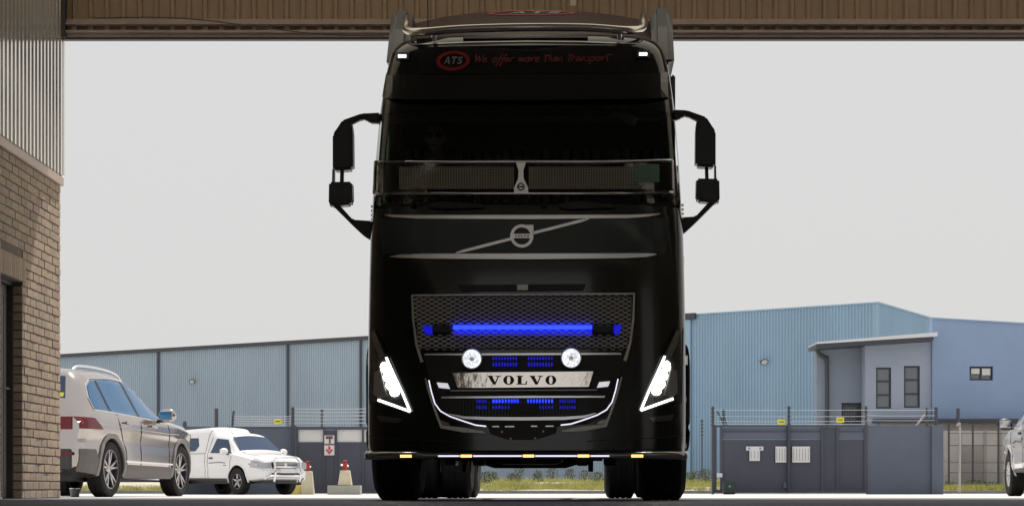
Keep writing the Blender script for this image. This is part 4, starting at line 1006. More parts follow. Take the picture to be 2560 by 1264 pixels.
def pickup(label, full=True):
    p = thing('pickup', label, 'pickup')
    zt = [(0, .95), (.03, 1.60), (.15, 1.78), (2.20, 1.84), (2.45, 1.79), (2.60, 1.70), (3.05, 1.66), (3.30, 1.60), (3.86, 1.17), (4.0, 1.12), (4.65, 1.02), (4.85, .92), (4.93, .66)]
    c = Car(4.93, zt=zt, belt=[(0, .9), (.2, 1.12), (2.4, 1.12), (3.8, 1.08), (4.6, .95), (4.93, .6)], w=[(0, .80), (.1, .84), (.6, .86), (4.0, .87), (4.6, .84), (4.82, .76), (4.93, .66)],
            wr=[(0, .70), (2.3, .70), (2.6, .62), (3.3, .60), (3.85, .72), (4.6, .74), (4.93, .6)], zb=[(0, .52), (.4, .42), (3.2, .38), (4.5, .36), (4.93, .42)], crown=.035)
    ar = [(.98, .37), (3.95, .37)]
    c.body('car_body', M['whitep'], p, ar, .43)
    for sg in (-1, 1):
        for xa in (.98, 3.95): wheel(p, xa, sg * .76, .36, .24, .205, 'five' if full else 'steel', sg)
        c.side('canopy_window', [[(.35, 1.22), (.45, 1.18), (1.9, 1.20), (2.05, 1.34), (1.95, 1.56), (.42, 1.58)]], M['carglass'], p, sg)
        c.side('side_window', [[(2.66, 1.14), (3.66, 1.125), (3.55, 1.20), (3.25, 1.50), (2.74, 1.54)]], M['carglass'], p, sg)
        [c.side('door_gap', ribbon(q_, .006), M['seam'], p, sg, off=0, th=.004) for q_ in ([(2.56, 1.56), (2.55, .9), (2.56, .44)], [(3.70, 1.10), (3.62, .8), (3.52, .55), (3.50, .44)], [(2.42, 1.76), (2.42, .42)])]
        c.side('door_handle', ribbon([(2.64, 1.00), (2.80, 1.00)], .018), M['blackp'], p, sg, off=.01, th=.02)
        c.side('side_stripe', ribbon([(2.62, .86), (3.1, .885), (3.42, .86)], .010) + ribbon([(3.30, .80), (3.44, .80)], .010), M['ink'], p, sg, off=.001, th=.003)
        c.side('sill_moulding', ribbon([(1.46, .43), (3.46, .41)], .028), M['cardark'], p, sg, off=.004, th=.02)
        c.side('canopy_seam', ribbon([(.06, 1.13), (2.40, 1.13)], .006), M['seam'], p, sg, off=0, th=.004)
        c.side('fender_lamp', [[(4.45, .80), (4.62, .79), (4.62, .83), (4.45, .84)]], M['lampg'], p, sg)
        pts = [(3.95 + .45 * math.cos(a), .37 + .45 * math.sin(a)) for a in np.linspace(R(-5), R(185), 25)]
        c.side('arch_flare', ribbon(pts, .022), M['whitep'], p, sg, off=.0, th=.022)
        pts = [(.98 + .45 * math.cos(a), .37 + .45 * math.sin(a)) for a in np.linspace(R(-5), R(185), 25)]
        c.side('arch_flare', ribbon(pts, .022), M['whitep'], p, sg, off=.0, th=.022)
        c.side('headlight', [[(4.52, .74), (4.86, .70), (4.80, .88), (4.60, .93)]], M['lampg'], p, sg, off=.004, th=.014)
        mirror_car(p, 3.52, sg * .86, 1.17, sg, M['whitep'] if full else M['blackp'])
    c.roofp('windscreen', [[(3.34, -.56), (3.84, -.68), (3.84, .68), (3.34, .56)]], M['carglass'], p)
    c.roofp('bonnet_seam', [[(3.92, -.70), (3.935, -.70), (3.935, .70), (3.92, .70)], [(3.92, .66), (4.80, .58), (4.80, .565), (3.92, .645)], [(3.92, -.66), (4.80, -.58), (4.80, -.565), (3.92, -.645)]], M['seam'], p, off=0, th=.003)
    b = bmesh.new(); box(b, 4.84, 4.97, -.70, .70, .42, .66, bev=.05); obj('front_bumper', b, M['whitep'], p)
    g = obj('front_grille', B(4.80, 4.955, -.40, .40, .70, .88, bev=.02), M['blackp'], p)
    for k in range(4): obj('grille_bar', B(4.93, 4.968, -.39, .39, .715 + k * .042, .735 + k * .042, bev=.004), M['alloy'], g)
    for sg in (-1, 1): obj('headlight', B(4.74, 4.935, min(sg * .42, sg * .74), max(sg * .42, sg * .74), .69, .87, bev=.03), M['lampg'], p)
    obj('maker_badge', lathe(bmesh.new(), [(4.95, .055), (4.985, .05), (4.985, .001)], 'X', 20, (0, 0, .80)), M['chrome'], g)
    obj('lower_intake', B(4.93, 4.998, -.45, .45, .47, .58, bev=.01), M['blackp'], p)
    obj('number_plate', B(5.06, 5.072, -.23, .23, .58, .70), M['paper'], p)
    ch = [(4.9, .62, .40), (5.05, .58, .48), (5.07, .40, .50), (5.07, -.40, .50), (5.05, -.58, .48), (4.9, -.62, .40)]
    b = bmesh.new(); tube(b, smoothpath(ch, 5), .032, 8)
    for sg in (-1, 1): tube(b, smoothpath([(5.04, sg * .42, .34), (5.10, sg * .42, .60), (5.06, sg * .42, .86), (4.96, sg * .38, .98)], 5), .030, 8)
    tube(b, smoothpath([(4.97, -.38, .98), (5.03, -.2, 1.0), (5.03, .2, 1.0), (4.97, .38, .98)], 5), .028, 8); tube(b, [(5.08, -.42, .74), (5.08, .42, .74)], .022, 8)
    if full: obj('bull_bar', b, M['satin'], p, smooth=True)
    else: b.free()
    obj('underbody', B(.3, 4.7, -.58, .58, .30, .46), M['cardark'], p)
    obj('roof_aerial', tube(bmesh.new(), [(3.25, -.5, 1.64), (3.0, -.52, 1.92)], .006, 5), M['blackp'], p)
    return p
bk = thing('bucket', 'small pale bucket on the ground behind the rear wheel of the silver SUV', 'bucket', ((187 - VX) * 28 / FPX, 28, ground(28)))
obj('bucket_shell', lathe(bmesh.new(), [(0, .055), (.005, .06), (.10, .072), (.105, .076), (.11, .070)], 'Z', 18), M['paper'], bk, smooth=True, auto=40)
obj('bucket_lid', lathe(bmesh.new(), [(.108, .074), (.118, .074), (.120, .01)], 'Z', 18, cap=True), M['satin'], bk)
pk = pickup('white pickup with canopy and chrome bull bar beside the charcoal wall')
place(pk, (3.95, -.76), 600, 54.0, R(-90 + 43))
pk2 = pickup('white vehicle cut off at the right edge, only front wheel, fender and mirror showing', False)
place(pk2, (3.95, .76), 2537, 33.0, R(90 - 5.0))

# ---------------------------------------------------------------- far warehouses
def D2(px, py, H): # depth at which a point H above the eye shows at that row
    d = H * FPX / (VY - py); return ((px - VX) * d / FPX, d)
wl = thing('warehouse', 'long blue grey ribbed warehouse with dark gutter and downpipes on the left', 'building')
A_, B_, C_ = D2(60, 892.6, 8.7), D2(905, 843, 8.7), D2(1708, 796, 8.7); zt8 = CH + 8.7
def lerp2(a, b, t): return (a[0] + (b[0] - a[0]) * t, a[1] + (b[1] - a[1]) * t)
def wall_at(px):    # point on the left wall's line under column px
    k = (px - VX) / FPX; (xa, ya), (xb, yb_) = A_, C_
    t = (k * ya - xa) / ((xb - xa) - k * (yb_ - ya)); return lerp2(A_, C_, t)
cuts = [60, 397, 720, 902, 1180, 1440, 1708]
for a, b in zip(cuts, cuts[1:]):
    p, q_ = wall_at(a), wall_at(b); obj('wall_sheet', ribbed(p, q_, .2, zt8 - .12, .1715, .055, out=-1), M['wleft'], wl)
nv = Vector((C_[0] - A_[0], C_[1] - A_[1])).normalized(); ndir = Vector((-nv.y, nv.x))
def slab(name, p, q_, z0, z1, y0, y1, m, par):  # box following a wall line, y0..y1 measured away from the camera side
    n = Vector((q_[0] - p[0], q_[1] - p[1])).normalized(); dn = Vector((-n.y, n.x)); b = bmesh.new()
    pts = [Vector(p) + dn * y0, Vector(q_) + dn * y0, Vector(q_) + dn * y1, Vector(p) + dn * y1]
    prism(b, [(v.x, v.y) for v in pts], z0, z1, 'Z'); return obj(name, b, m, par)
slab('gutter', A_, C_, zt8 - .16, zt8 + .06, -.20, .05, M['gutter'], wl)
slab('wall_backing', A_, C_, 0, zt8 - .15, .06, .2, M['wleft'], wl)
slab('roof', A_, C_, zt8, zt8 + .05, .06, 30, M['roofin'], wl)
for px in (397, 720, 902):
    p = wall_at(px); obj('downpipe', B(p[0] - .07, p[0] + .07, p[1] - .22, p[1] - .08, .3, zt8 - .16, bev=.01), M['gutter'], wl)
def wall_lamp(px, py, d, lab):
    p = W(px, py, d); t = thing('wall_lamp', lab, 'lamp', p); t.scale = (.8, .8, .8)
    obj('lamp_arm', tube(bmesh.new(), [(-.25, .35, .05), (-.1, .1, .06), (0, 0, .05)], .035, 8), M['gutter'], t)
    obj('lamp_hood', lathe(bmesh.new(), [(.11, .01), (.10, .10), (.02, .23), (-.03, .25)], 'Z', 18), M['gutter'], t, smooth=True).rotation_euler = (R(-42), R(-10), 0)
    o = obj('lamp_diffuser', lathe(bmesh.new(), [(-.035, .20), (-.06, .15), (-.07, .01)], 'Z', 18), M['paper'], t, smooth=True); o.rotation_euler = (R(-42), R(-10), 0)
p = wall_at(480); wall_lamp(480, 953, p[1] - .5, 'small round floodlight on the left warehouse wall above the pickup')
# right warehouse with its corner, office building in front
wr_ = thing('warehouse', 'pale blue ribbed warehouse rising behind the office on the right', 'building')
A2, B2, C2 = D2(1714, 789, 8.7), D2(2195, 758, 8.7), D2(2345, 800, 8.7)
C2 = D2(2400, 818, 8.7)
pm = lerp2(A2, B2, .36); obj('wall_sheet', ribbed(A2, pm, .2, zt8, .1715, .055, out=-1), M['wright'], wr_)
obj('wall_sheet', ribbed(pm, B2, .2, zt8, .1715, .055, out=-1), M['wright'], wr_); obj('wall_sheet', ribbed(B2, C2, .2, zt8, .1715, .055, out=-1), M['wright'], wr_)
slab('wall_backing', A2, B2, 0, zt8 - .02, .06, .2, M['wright'], wr_); slab('wall_backing', B2, C2, 0, zt8 - .02, .06, .2, M['wright'], wr_)
slab('roof_edge', A2, B2, zt8 + .002, zt8 + .07, -.08, .5, M['wright'], wr_); slab('roof_edge', B2, C2, zt8 + .004, zt8 + .072, -.08, .5, M['wright'], wr_)
slab('gutter_end', A2, lerp2(A2, B2, .065), zt8 - .2, zt8 + .10, -.25, -.09, M['gutter'], wr_)
slab('corner_post', lerp2(A2, B2, .0), lerp2(A2, B2, .035), 0, zt8 - .22, -.16, -.05, M['wright'], wr_)
wall_lamp(1911, 904, lerp2(A2, B2, .40)[1] - .6, 'small round floodlight on the pale blue wall above the right gate')

off = thing('office_building', 'two storey blue grey plastered office with small dark framed windows', 'building')
DO = 72.0; s_o = FPX / DO
def OX(px, d=DO): return (px - VX) * d / FPX
def OZ(py, d=DO): return CH + (VY - py) * d / FPX
bm = bmesh.new()
xl, xr = OX(2331), OX(2760); b = bmesh.new(); prism(b, [(xl, .2), (xr, .2), (xr, OZ(822)), (xl, OZ(797))], DO, DO + .5, 'Y')
def holes(o, rects, y0, y1):
    for r_ in rects:
        c = B(*[r_[0], r_[2]], y0, y1, r_[1], r_[3]); me = bpy.data.meshes.new('c'); c.to_mesh(me); c.free(); co = link(bpy.data.objects.new('c', me))
        md = o.modifiers.new('b', 'BOOLEAN'); md.object = co; md.solver = 'EXACT'; md.operation = 'DIFFERENCE'
        dg = bpy.context.evaluated_depsgraph_get(); m2 = bpy.data.meshes.new_from_object(o.evaluated_get(dg)); o.modifiers.clear(); o.data = m2; bpy.data.objects.remove(co)
w3 = (OX(2424), OZ(950), OX(2483), OZ(915))
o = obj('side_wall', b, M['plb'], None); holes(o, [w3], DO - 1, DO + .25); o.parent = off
obj('parapet_cap', prism(bmesh.new(), [(xl - .05, OZ(797)), (xr, OZ(822)), (xr, OZ(822) + .06), (xl - .05, OZ(797) + .06)], DO - .04, DO + .3, 'Y'), M['plb'], off)
xa, xb = OX(2165), OX(2331)
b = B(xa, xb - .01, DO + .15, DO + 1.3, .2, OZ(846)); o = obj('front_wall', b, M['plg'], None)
w1 = (OX(2192), OZ(1020), OX(2230), OZ(917)); w2 = (OX(2262), OZ(1018), OX(2302), OZ(913)); holes(o, [w1, w2], DO - 1, DO + .40); o.parent = off
x2 = OX(2052)
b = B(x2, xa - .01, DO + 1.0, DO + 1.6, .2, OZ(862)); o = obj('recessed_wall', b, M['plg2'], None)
w4 = (OX(2104, DO + 1.0), OZ(1058, DO + 1.0), OX(2163, DO + 1.0), OZ(1006, DO + 1.0)); holes(o, [w4], DO + .5, DO + 1.25); o.parent = off
def window(r_, y, nx, nz, par, blind=False, t=.06):
    x0, z0, x1, z1 = r_; b = bmesh.new()
    box(b, x0, x1, y, y + .06, z0, z0 + t); box(b, x0, x1, y, y + .06, z1 - t, z1); box(b, x0, x0 + t, y, y + .06, z0 + t, z1 - t); box(b, x1 - t, x1, y, y + .06, z0 + t, z1 - t)
    for k in range(1, nz): zz_ = z0 + (z1 - z0) * k / nz; box(b, x0 + t, x1 - t, y + .003, y + .05, zz_ - .03, zz_ + .03)
    for k in range(1, nx): xx = x0 + (x1 - x0) * k / nx; box(b, xx - .03, xx + .03, y + .006, y + .05, z0 + t, z1 - t)
    f = obj('window', b, M['frame'], par)
    for i in range(nx):
        for j in range(nz):
            px0 = x0 + t + (x1 - x0 - 2 * t) * i / nx; px1 = x0 + t + (x1 - x0 - 2 * t) * (i + 1) / nx; pz0 = z0 + t + (z1 - z0 - 2 * t) * j / nz; pz1 = z0 + t + (z1 - z0 - 2 * t) * (j + 1) / nz
            obj('pane', B(px0, px1, y + .055, y + .065, pz0, pz1), M['pane'] if not blind else M['blind'], f)
window(w1, DO + .22, 1, 3, off); window(w2, DO + .22, 1, 3, off); window(w3, DO + .14, 2, 1, off); window(w4, DO + 1.08, 1, 1, off)
b = bmesh.new()
for k in range(9): xx = w4[0] + (w4[2] - w4[0]) * (k + .5) / 9; box(b, xx - .012, xx + .012, DO + 1.0, DO + 1.03, w4[1], w4[3])
for k in range(4): zz_ = w4[1] + (w4[3] - w4[1]) * (k + .5) / 4; box(b, w4[0], w4[2], DO + .98, DO + 1.0, zz_ - .015, zz_ + .015)
obj('burglar_bars', b, M['frame'], off)
zl, zr = OZ(858), OZ(838)
b = bmesh.new(); prism(b, [(OX(2036), zl - .06), (OX(2334), zr - .08), (OX(2334), zr + .07), (OX(2036), zl + .0)], DO - .7, DO + 1.5, 'Y'); obj('lean_to_roof', b, M['roofp'], off)
b = bmesh.new(); prism(b, [(OX(2034), zl - .20), (OX(2325), zr - .22), (OX(2325), zr - .085), (OX(2034), zl - .065)], DO - .6, DO + 1.3, 'Y'); obj('fascia', b, M['gutter'], off)
pp = smoothpath([(OX(2050), DO + .8, OZ(868)), (OX(2056), DO + .85, OZ(880)), (OX(2074), DO + .88, OZ(893)), (OX(2077), DO + .88, OZ(915)), (OX(2077), DO + .88, .3)], 5)
obj('downpipe', tube(bmesh.new(), pp, .07, 8), M['gutter'], off, smooth=True)
slab('lower_roof_edge', (OX(2180), DO - .5), (OX(2760), DO - .5), OZ(1056, DO - .5), OZ(1046, DO - .5), -.15, .5, M['gutter'], off)
obj('lower_wall', B(OX(2200), OX(2760), DO - .25, DO - .003, .2, OZ(1057)), M['precast'], off)

# precast boundary wall on the right, seen beyond the charcoal wall
pc = thing('boundary_wall', 'beige precast concrete boundary wall of stacked panels right of the charcoal wall', 'wall')
dP = 69.5; zb_ = .02; ztop = OZ(1076, dP)
xs_ = [OX(p, dP) for p in (2340, 2400, 2462, 2500, 2560, 2640, 2720)]
for k, (a, b_) in enumerate(zip(xs_, xs_[1:])):
    for j in range(4):
        z0 = zb_ + (ztop - zb_) * j / 4; z1 = zb_ + (ztop - zb_) * (j + 1) / 4
        obj('wall_panel', B(a + .04, b_ - .04, dP - .02, dP + .03, z0 + .004, z1 - .006, bev=.01), M['precastd'] if k == 1 and j < 3 else M['precast'], pc)
    obj('wall_post', B(a - .045, a + .045, dP - .05, dP + .06, zb_, ztop + .02, bev=.01), M['precastd'], pc)

t = thing('wire_fence', 'low dark wire fence with thin posts in front of the beige boundary wall', 'fence', (0, dP - 1, 0))
for px in (2372, 2432, 2496, 2600): obj('fence_post', tube(bmesh.new(), [(OX(px, dP - 1), 0, .03), (OX(px, dP - 1), 0, OZ(1058, dP - 1))], .035, 6), M['post'], t)
for py in (1082, 1112, 1155, 1180): obj('wire', tube(bmesh.new(), [(OX(2372, dP - 1), 0, OZ(py, dP - 1)), (OX(2600, dP - 1), 0, OZ(py + 1, dP - 1))], .012, 5), M['post'], t)
for k in (0, 1): xx = w3[0] + (w3[2] - w3[0]) * (.27 + .46 * k); obj('window_infill', B(xx - .15, xx + .15, DO + .10, DO + .13, w3[3] - .26 - .05 * k, w3[3] - .07), M['paper'], off)  # pale boards stand in for the bright reflection in the upper panes
# ---------------------------------------------------------------- gates, charcoal walls and fences
DG = 58.0
def GX(px, d=DG): return (px - VX) * d / FPX
def GZ(py, d=DG): return CH + (VY - py) * d / FPX
g0 = -.06
lw = thing('yard_wall', 'charcoal plastered yard wall behind the white pickup', 'wall')
obj('wall_body', B(GX(430), GX(735), DG, DG + .22, g0, GZ(1068), bev=.01), M['gwall'], lw)
obj('wall_coping', B(GX(430), GX(735), DG - .03, DG + .25, GZ(1068) + .002, GZ(1065)), M['gwall'], lw)
obj('wall_pier', B(GX(727), GX(741), DG - .06, DG + .3, g0, GZ(1062), bev=.01), M['gwall'], lw)
lg = thing('gate', 'charcoal sheet gate with open slots along its top, behind the left hydrants', 'gate')
b = bmesh.new(); box(b, GX(741), GX(1010), DG - .04, DG + .02, GZ(1073), GZ(1066)); box(b, GX(741), GX(1010), DG - .04, DG + .02, g0 + .04, g0 + .12)
for px in (741, 808, 838, 905, 1005): box(b, GX(px), GX(px + 5), DG - .045, DG + .025, g0 + .04, GZ(1066))
obj('gate_frame', b, M['gate'], lg)
for a, b_ in ((741, 808), (838, 905), (905, 1005)): obj('sunlit_slot_backing', B(GX(a + 5), GX(b_), DG + .03, DG + .05, GZ(1106), GZ(1072)), M['paper'], lg)  # white boards standing in for the sunlit background beyond the slots
for a, b_ in ((741, 808), (808, 838), (838, 905), (905, 1005)):
    obj('gate_sheet', B(GX(a + 5), GX(b_), DG - .01, DG + .01, g0 + .06, GZ(1104 if b_ != 838 else 1074)), M['gate'], lg)
sp = thing('sign', 'red and white hydrant sign with downward arrow on the left gate', 'sign', (GX(824), DG - .07, 0))
b = B(-.145, .145, -.01, .01, GZ(1110), GZ(1086)); o = obj('sign_board', b, M['paper'], sp); o2 = obj('sign_board', B(-.145, .145, -.01, .01, GZ(1137), GZ(1112)), M['paper'], sp)
def flat(name, polys, y, th, m, par):
    b = bmesh.new()
    for p in polys: prism(b, p, y - th, y, 'Y')
    return obj(name, b, m, par)
zc = (GZ(1110) + GZ(1086)) / 2; flat('sign_symbol', [[(-.10, zc + .10), (.10, zc + .10), (.10, zc + .02), (.04, zc + .02), (.04, zc - .11), (-.01, zc - .11), (-.01, zc + .02), (-.10, zc + .02)]], -.012, .006, M['ink'], o)
flat('sign_border', [[(-.14, zc + .135), (.14, zc + .135), (.14, zc + .115), (-.14, zc + .115)], [(-.14, zc - .115), (.14, zc - .115), (.14, zc - .135), (-.14, zc - .135)]], -.012, .005, M['signred'], o)
zc = (GZ(1137) + GZ(1112)) / 2; flat('sign_arrow', [[(-.03, zc + .12), (.03, zc + .12), (.03, zc), (-.03, zc)], [(-.11, zc + .01), (-.07, zc + .04), (0, zc - .04), (.07, zc + .04), (.11, zc + .01), (0, zc - .12)]], -.012, .006, M['signred'], o2)
def hydrant(px, base_px, d, lab, cl, tall):
    x = GX(px, d); g = thing('hydrant_plinth', lab[0], 'plinth', (x, d, ground(d)))
    w0, w1 = .19, .13; zt_ = tall
    zq = base_px[2] if base_px[2] else 0
    bz = .26 if base_px[0] else 0
    b = bmesh.new(); ring = []
    for z, w_ in ((bz, w0), (zt_, w1)): ring.append([b.verts.new((sx * w_, sy * w_, z)) for sx, sy in ((-1, -1), (1, -1), (1, 1), (-1, 1))])
    for k in range(4): b.faces.new((ring[0][k], ring[0][(k + 1) % 4], ring[1][(k + 1) % 4], ring[1][k]))
    b.faces.new(ring[0]); b.faces.new(ring[1]); bmesh.ops.bevel(b, geom=list(b.edges), offset=.012, segments=1, affect='EDGES')
    obj('plinth_block', b, cl[0], g)
    if base_px[0]: obj('plinth_base', B(base_px[0], base_px[1], -.35, .30, 0, .25, bev=.015), cl[1], g)
    else: obj('plinth_base', B(-.58, -.20, -.25, .25, 0, .26, bev=.015), cl[1], g)
    h = thing('fire_hydrant', lab[1], 'hydrant', (x, d, ground(d) + zt_))
    b = bmesh.new(); lathe(b, [(0, .09), (.03, .09), (.04, .055), (.16, .055), (.18, .07), (.20, .05), (.24, .02)], 'Z', 16); obj('hydrant_body', b, M['hydr'], h, smooth=True, auto=30)
    b = bmesh.new(); tube(b, [(-.04, 0, .13), (-.13, -.02, .16)], .03, 10); tube(b, [(.04, 0, .12), (.10, 0, .12)], .03, 10); obj('hydrant_outlet', b, M['satin'], h, smooth=True)
    b = bmesh.new(); lathe(b, [(.24, .015), (.25, .06), (.27, .06), (.28, .015)], 'Z', 14); obj('hand_wheel', b, M['hydr'], h)
hydrant(863, (-.46, .44, 0), 55.5, ('cream tapered plinth on a grey concrete slab beside the truck', 'red fire hydrant on the grey-based plinth nearest the truck'), (M['plinth'], M['base']), .67)
hydrant(769, (0, 0, 0), 56.6, ('cream tapered plinth with yellow block next to the pickup nose', 'red fire hydrant on the yellow-based plinth beside the pickup'), (M['plinth'], M['yplinth']), .66)

rg = thing('gate', 'wide charcoal sheet sliding gate with white notices, right of the truck', 'gate')
b = bmesh.new(); box(b, GX(1783), GX(2166), DG - .05, DG + .02, GZ(1067), GZ(1062)); box(b, GX(1783), GX(2166), DG - .05, DG + .02, g0 + .05, g0 + .13)
for px in (1785, 1800, 1966, 2052, 2090, 2160): box(b, GX(px), GX(px + 6), DG - .056, DG + .022, g0 + .05, GZ(1063))
obj('gate_frame', b, M['gate'], rg)
for a, b_ in ((1806, 1966), (1972, 2052), (2058, 2090), (2096, 2160)):
    obj('gate_sheet', B(GX(a), GX(b_), DG - .01, DG + .01, g0 + .08, GZ(1098 if a != 2058 else 1068)), M['gate'], rg)
    if a != 2058: obj('upper_panel', B(GX(a), GX(b_), DG + .0, DG + .03, GZ(1097), GZ(1068)), M['gwall'], rg); obj('gate_rail', B(GX(a), GX(b_), DG - .02, DG - .004, GZ(1079), GZ(1076)), M['gate'], rg)
obj('gate_handle', B(GX(1958), GX(1966), DG - .09, DG - .05, GZ(1219), GZ(1204)), M['gwall'], rg)
def notice(x0, x1, y0, y1, lab, n):
    t = thing('notice', lab, 'sign', ((GX(x0) + GX(x1)) / 2, DG - .06, 0)); w_ = (GX(x1) - GX(x0)) / 2
    o = obj('notice_board', B(-w_, w_, -.012, 0, GZ(y1), GZ(y0), bev=.003), M['paper'], t)
    b = bmesh.new()
    for k in range(n): xx = -w_ + 2 * w_ * (k + .5) / n; box(b, xx - .012, xx + .006, -.017, -.010, GZ(y1) + .06, GZ(y0) - .06)
    obj('notice_print', b, mat('notice_grey', (.35, .36, .38), .7), o); return t
t = notice(1873, 1899, 1121, 1151, 'narrow white notice with a wider blue strip on top, left on the right gate', 3)
o = obj('notice_header', B(-.25, .25, -.02, -.012, GZ(1125), GZ(1115)), M['paper'], t)
for sx in (-.20, .13): obj('notice_mark', B(sx, sx + .07, -.025, -.019, GZ(1123), GZ(1117)), M['blueish'], o)
notice(1938, 1965, 1115, 1155, 'white striped notice just left of the gate post, middle of three', 4)
notice(1980, 2024, 1115, 1155, 'widest white striped notice right of the gate post', 6)
yb2 = thing('meter_box', 'small white box low on the right gate end', 'box', (GX(1798), DG - .1, 0)); obj('box_shell', B(-.08, .08, -.05, .03, GZ(1192), GZ(1182), bev=.01), M['paper'], yb2)
gm = thing('gate_motor', 'dark green gate motor housing on the ground at the gate end', 'gate motor', (GX(1818), DG - .5, g0))
obj('motor_housing', B(-.18, .18, -.2, .15, 0, .34, bev=.06), M['bag'], gm); obj('motor_label', B(-.03, .03, -.212, -.198, .20, .26), M['gteal'], gm)
rwall = thing('yard_wall', 'charcoal plastered yard wall between the right gate and the beige boundary wall', 'wall')
obj('wall_body', B(GX(2167), GX(2328), DG, DG + .22, g0, GZ(1062), bev=.01), M['gwall'], rwall)
obj('wall_pier', B(GX(2328), GX(2357), DG - .10, DG + .32, g0, GZ(1062), bev=.012), M['gwall'], rwall)
def fpost(px, y0, y1, lab, th=.05, dd=0, lean=0, ins=5):
    d = DG + dd; t = thing('fence_post', lab, 'post', (GX(px, d), d, 0)); z0, z1 = GZ(y1, d), GZ(y0, d)
    obj('post_shaft', tube(bmesh.new(), [(0, 0, z0), (lean, 0, z1)], th / 2, 8), M['post'], t)
    b = bmesh.new()
    for k in range(ins): zz_ = z1 - .06 - k * (min(.55, z1 - z0) - .08) / max(1, ins - 1); box(b, -.055 + lean * .8, .055 + lean * .8, -.02, .02, zz_ - .014, zz_ + .014)
    obj('insulators', b, M['gutter'], t, kind='stuff')
fpost(541, 1020, 1068, 'electric fence post leftmost over the charcoal wall', .11)
fpost(580, 1026, 1068, 'thin electric fence post second from left over the charcoal wall', .06, lean=.05)
fpost(732, 1017, 1232, 'tall electric fence post where the left wall meets the gate', .09, -.15)
fpost(805, 1021, 1068, 'thin electric fence post above the left gate', .05)
fpost(462, 1052, 1068, 'short post on the charcoal wall nearest the SUV', .09)
fpost(1755, 1047, 1192, 'lone thin post in the grass between truck and right gate', .05, 9)
fpost(1782, 1015, 1236, 'tall post at the left end of the right gate', .07, -.12)
fpost(1809, 1022, 1065, 'short fence post just right of the tall end post', .05)
fpost(1972, 1014, 1232, 'tall post crossing the middle of the right gate', .075, -.14)
fpost(2165, 1014, 1066, 'fence post where the right gate meets the wall', .06)
fpost(2317, 1018, 1064, 'thin fence post above the right wall near its pier', .05)
fpost(2340, 1017, 1064, 'thick fence post on the right wall pier', .10)
fpost(2395, 1020, 1062, 'fence post standing free right of the wall pier', .10, 1)
wp = thing('conduit_pole', 'white hooked conduit pole right of the charcoal wall pier', 'pole', (GX(2397, DG + .8), DG + .8, 0))
obj('pole_shaft', tube(bmesh.new(), smoothpath([(-.05, 0, GZ(1062)), (-.01, 0, GZ(1056)), (.03, 0, GZ(1064)), (.03, 0, 1.0), (.02, 0, -.02)], 5), .035, 8), M['precast'], wp, smooth=True)
br = thing('brace', 'slanting pale brace above the right charcoal wall', 'brace', (0, DG + .1, 0)); obj('brace_bar', tube(bmesh.new(), [(GX(2292), 0, GZ(1063)), (GX(2318), 0, GZ(1030))], .03, 8), M['precast'], br)
bb2 = thing('brace', 'dark crossed struts over the left end of the right gate', 'brace', (0, DG + .05, 0)); obj('brace_bar', tube(bmesh.new(), [(GX(1812), 0, GZ(1063)), (GX(1793), 0, GZ(1026))], .022, 6), M['post'], bb2); obj('brace_bar', tube(bmesh.new(), [(GX(1818), 0, GZ(1063)), (GX(1808), 0, GZ(1030))], .018, 6), M['post'], bb2)
def wires(x0, x1, rows, lab, r=.009):
    t = thing('fence_wires', lab, 'wire', (0, DG, 0))
    for y in rows: 
        n = 8; pts = [(GX(x0 + (x1 - x0) * k / n), -.03, GZ(y + .8 * math.sin(math.pi * k / n))) for k in range(n + 1)]
        obj('wire', tube(bmesh.new(), pts, r, 5), M['wire'], t)
wires(585, 735, (1040, 1046, 1052, 1058, 1063), 'white electric fence wires over the left charcoal wall')
wires(735, 925, (1021, 1029, 1038, 1047, 1056), 'white electric fence wires over the left gate')
wires(1783, 2165, (1024, 1040, 1052, 1059), 'thin electric fence wires over the right gate', .006)
wires(2165, 2340, (1024, 1038, 1050), 'thin electric fence wires over the right wall', .006)
for px, py, lab in ((695, 1053, 'yellow electric fence warning sign on the left wires'), (1953, 1054, 'yellow warning sign on the wires, left of the middle gate post'), (2100, 1049, 'yellow warning sign on the wires, right of the middle gate post')):
    t = thing('warning_sign', lab, 'sign', (GX(px), DG - .06, 0)); o = obj('sign_board', B(-.11, .11, -.006, 0, GZ(py + 6.5), GZ(py - 6.5)), M['yellow'], t)
    obj('sign_print', B(-.07, .07, -.010, -.005, GZ(py + 1), GZ(py - 1.5)), M['ink'], o)

# ---------------------------------------------------------------- grass and shrubs on the verge
bm = bmesh.new()
def tuft(x, y, z, h, n, spread):
    for _ in range(n):
        a = random.uniform(0, 6.28); r_ = random.uniform(0, spread); bx, by = x + r_ * math.cos(a), y + r_ * math.sin(a)
        l = random.uniform(-.35, .35) * h; hh = h * random.uniform(.5, 1.1); w_ = random.uniform(.012, .03); c, s_ = math.cos(a), math.sin(a)
        v = [bm.verts.new((bx - w_ * c, by - w_ * s_, z - .03)), bm.verts.new((bx + w_ * c, by + w_ * s_, z - .03)), bm.verts.new((bx + l, by + l * .5, z + hh))]; bm.faces.new(v)
for _ in range(7000):
    y = random.choice((random.uniform(68, 74), random.uniform(72, 92))); x = random.uniform(-4, 20) * y / 70
    k = math.sin(x * 1.3 + y) + math.sin(x * .37 - y * .6) + random.uniform(-.6, .6)
    if k < -.2 and y < 80: continue
    tuft(x, y, vz(y), random.uniform(.06, .20) * (1 + .5 * (k > .8)), 9, .18)
for _ in range(900):
    y = random.uniform(66.3, 69.5); x = random.uniform(-22, -5); tuft(x, y, vz(y), .2, 8, .2)
for _ in range(1500):
    y = random.uniform(66.3, 69.3); x = random.uniform(14.2, 18.5); tuft(x, y, vz(y), random.uniform(.1, .26), 8, .2)
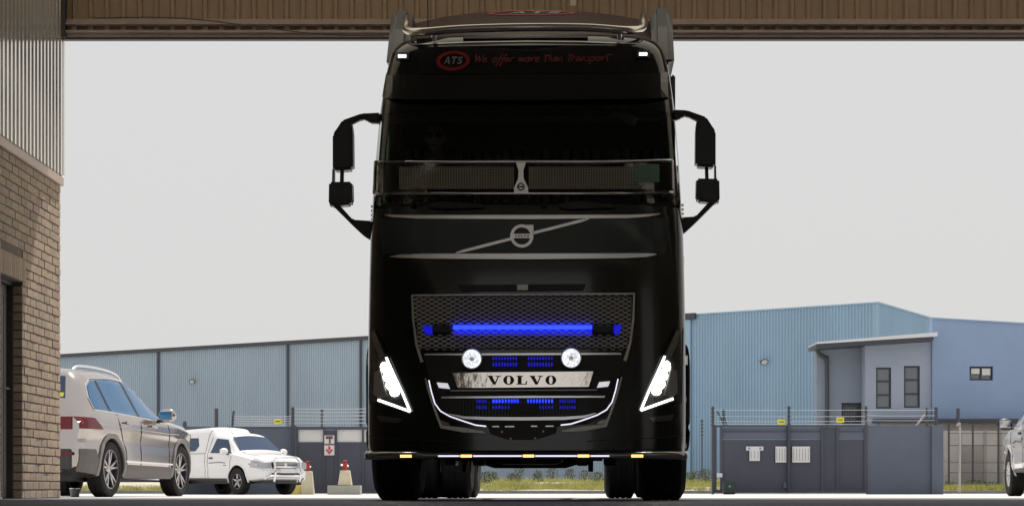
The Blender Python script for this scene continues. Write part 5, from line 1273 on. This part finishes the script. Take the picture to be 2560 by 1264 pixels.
obj('grass', bm, M['grass'], kind='stuff', label='dry yellow green grass on the verge behind the truck', cat='grass')
def shrub(px, d, h, wd, lab='low grey green shrub on the grassy verge seen between the truck wheels', grp='low shrubs seen under the truck'):
    x = (px - VX) * d / FPX; t = thing('shrub', lab, 'shrub', (x, d, vz(d) - .02), group=grp)
    b = bmesh.new(); l = bmesh.new()
    for k in range(5): a = random.uniform(0, 6.28); tube(b, [(0, 0, 0), (math.cos(a) * wd * .3, math.sin(a) * wd * .3, h * .8)], [.015, .005], 4)
    for _ in range(260):
        a = random.uniform(0, 6.28); r_ = wd * .5 * math.sqrt(random.random()); z = h * random.uniform(.08, 1) ; k = 1 - .6 * (z / h - .4) ** 2 * 2
        c = Vector((math.cos(a) * r_ * k, math.sin(a) * r_ * k, z)); s_ = random.uniform(.02, .05)
        u = Vector((random.gauss(0, 1), random.gauss(0, 1), random.gauss(0, 1))).normalized(); v = u.orthogonal().normalized()
        l.faces.new([l.verts.new(c + u * s_), l.verts.new(c + v * s_ * .6), l.verts.new(c - u * s_), l.verts.new(c - v * s_ * .6)])
    obj('stems', b, M['shrub'], t); obj('leaves', l, M['shrub'], t)
for px, d, h, wd in ((1216, 78, .5, .5), (1232, 84, .45, .6), (1296, 86, .75, .6), (1283, 80, .4, .7), (1345, 82, .5, .5), (1380, 88, .7, .6), (1424, 86, .6, .5), (1466, 84, .5, .8), (1495, 80, .45, .5)):
    shrub(px, d, h, wd)
for px, d, h, wd, l_ in ((1728, 76, .5, .5, 'shrub hugging the right side of the truck on the verge'), (1765, 78, .6, .6, 'tallest shrub beside the lone thin post'), (1742, 82, .5, .8, 'wide shrub farther back between truck and lone post')): shrub(px, d, h, wd, l_, None)
for px, d, h, wd, l_ in ((2375, 68.3, .3, .6, 'small shrub against the pier of the right charcoal wall'), (2440, 68.5, .35, .9, 'wide low shrub in front of the beige boundary wall'), (2480, 68.3, .3, .7, 'low shrub beside the white vehicle at the right edge')): shrub(px, d, h, wd, l_, None)
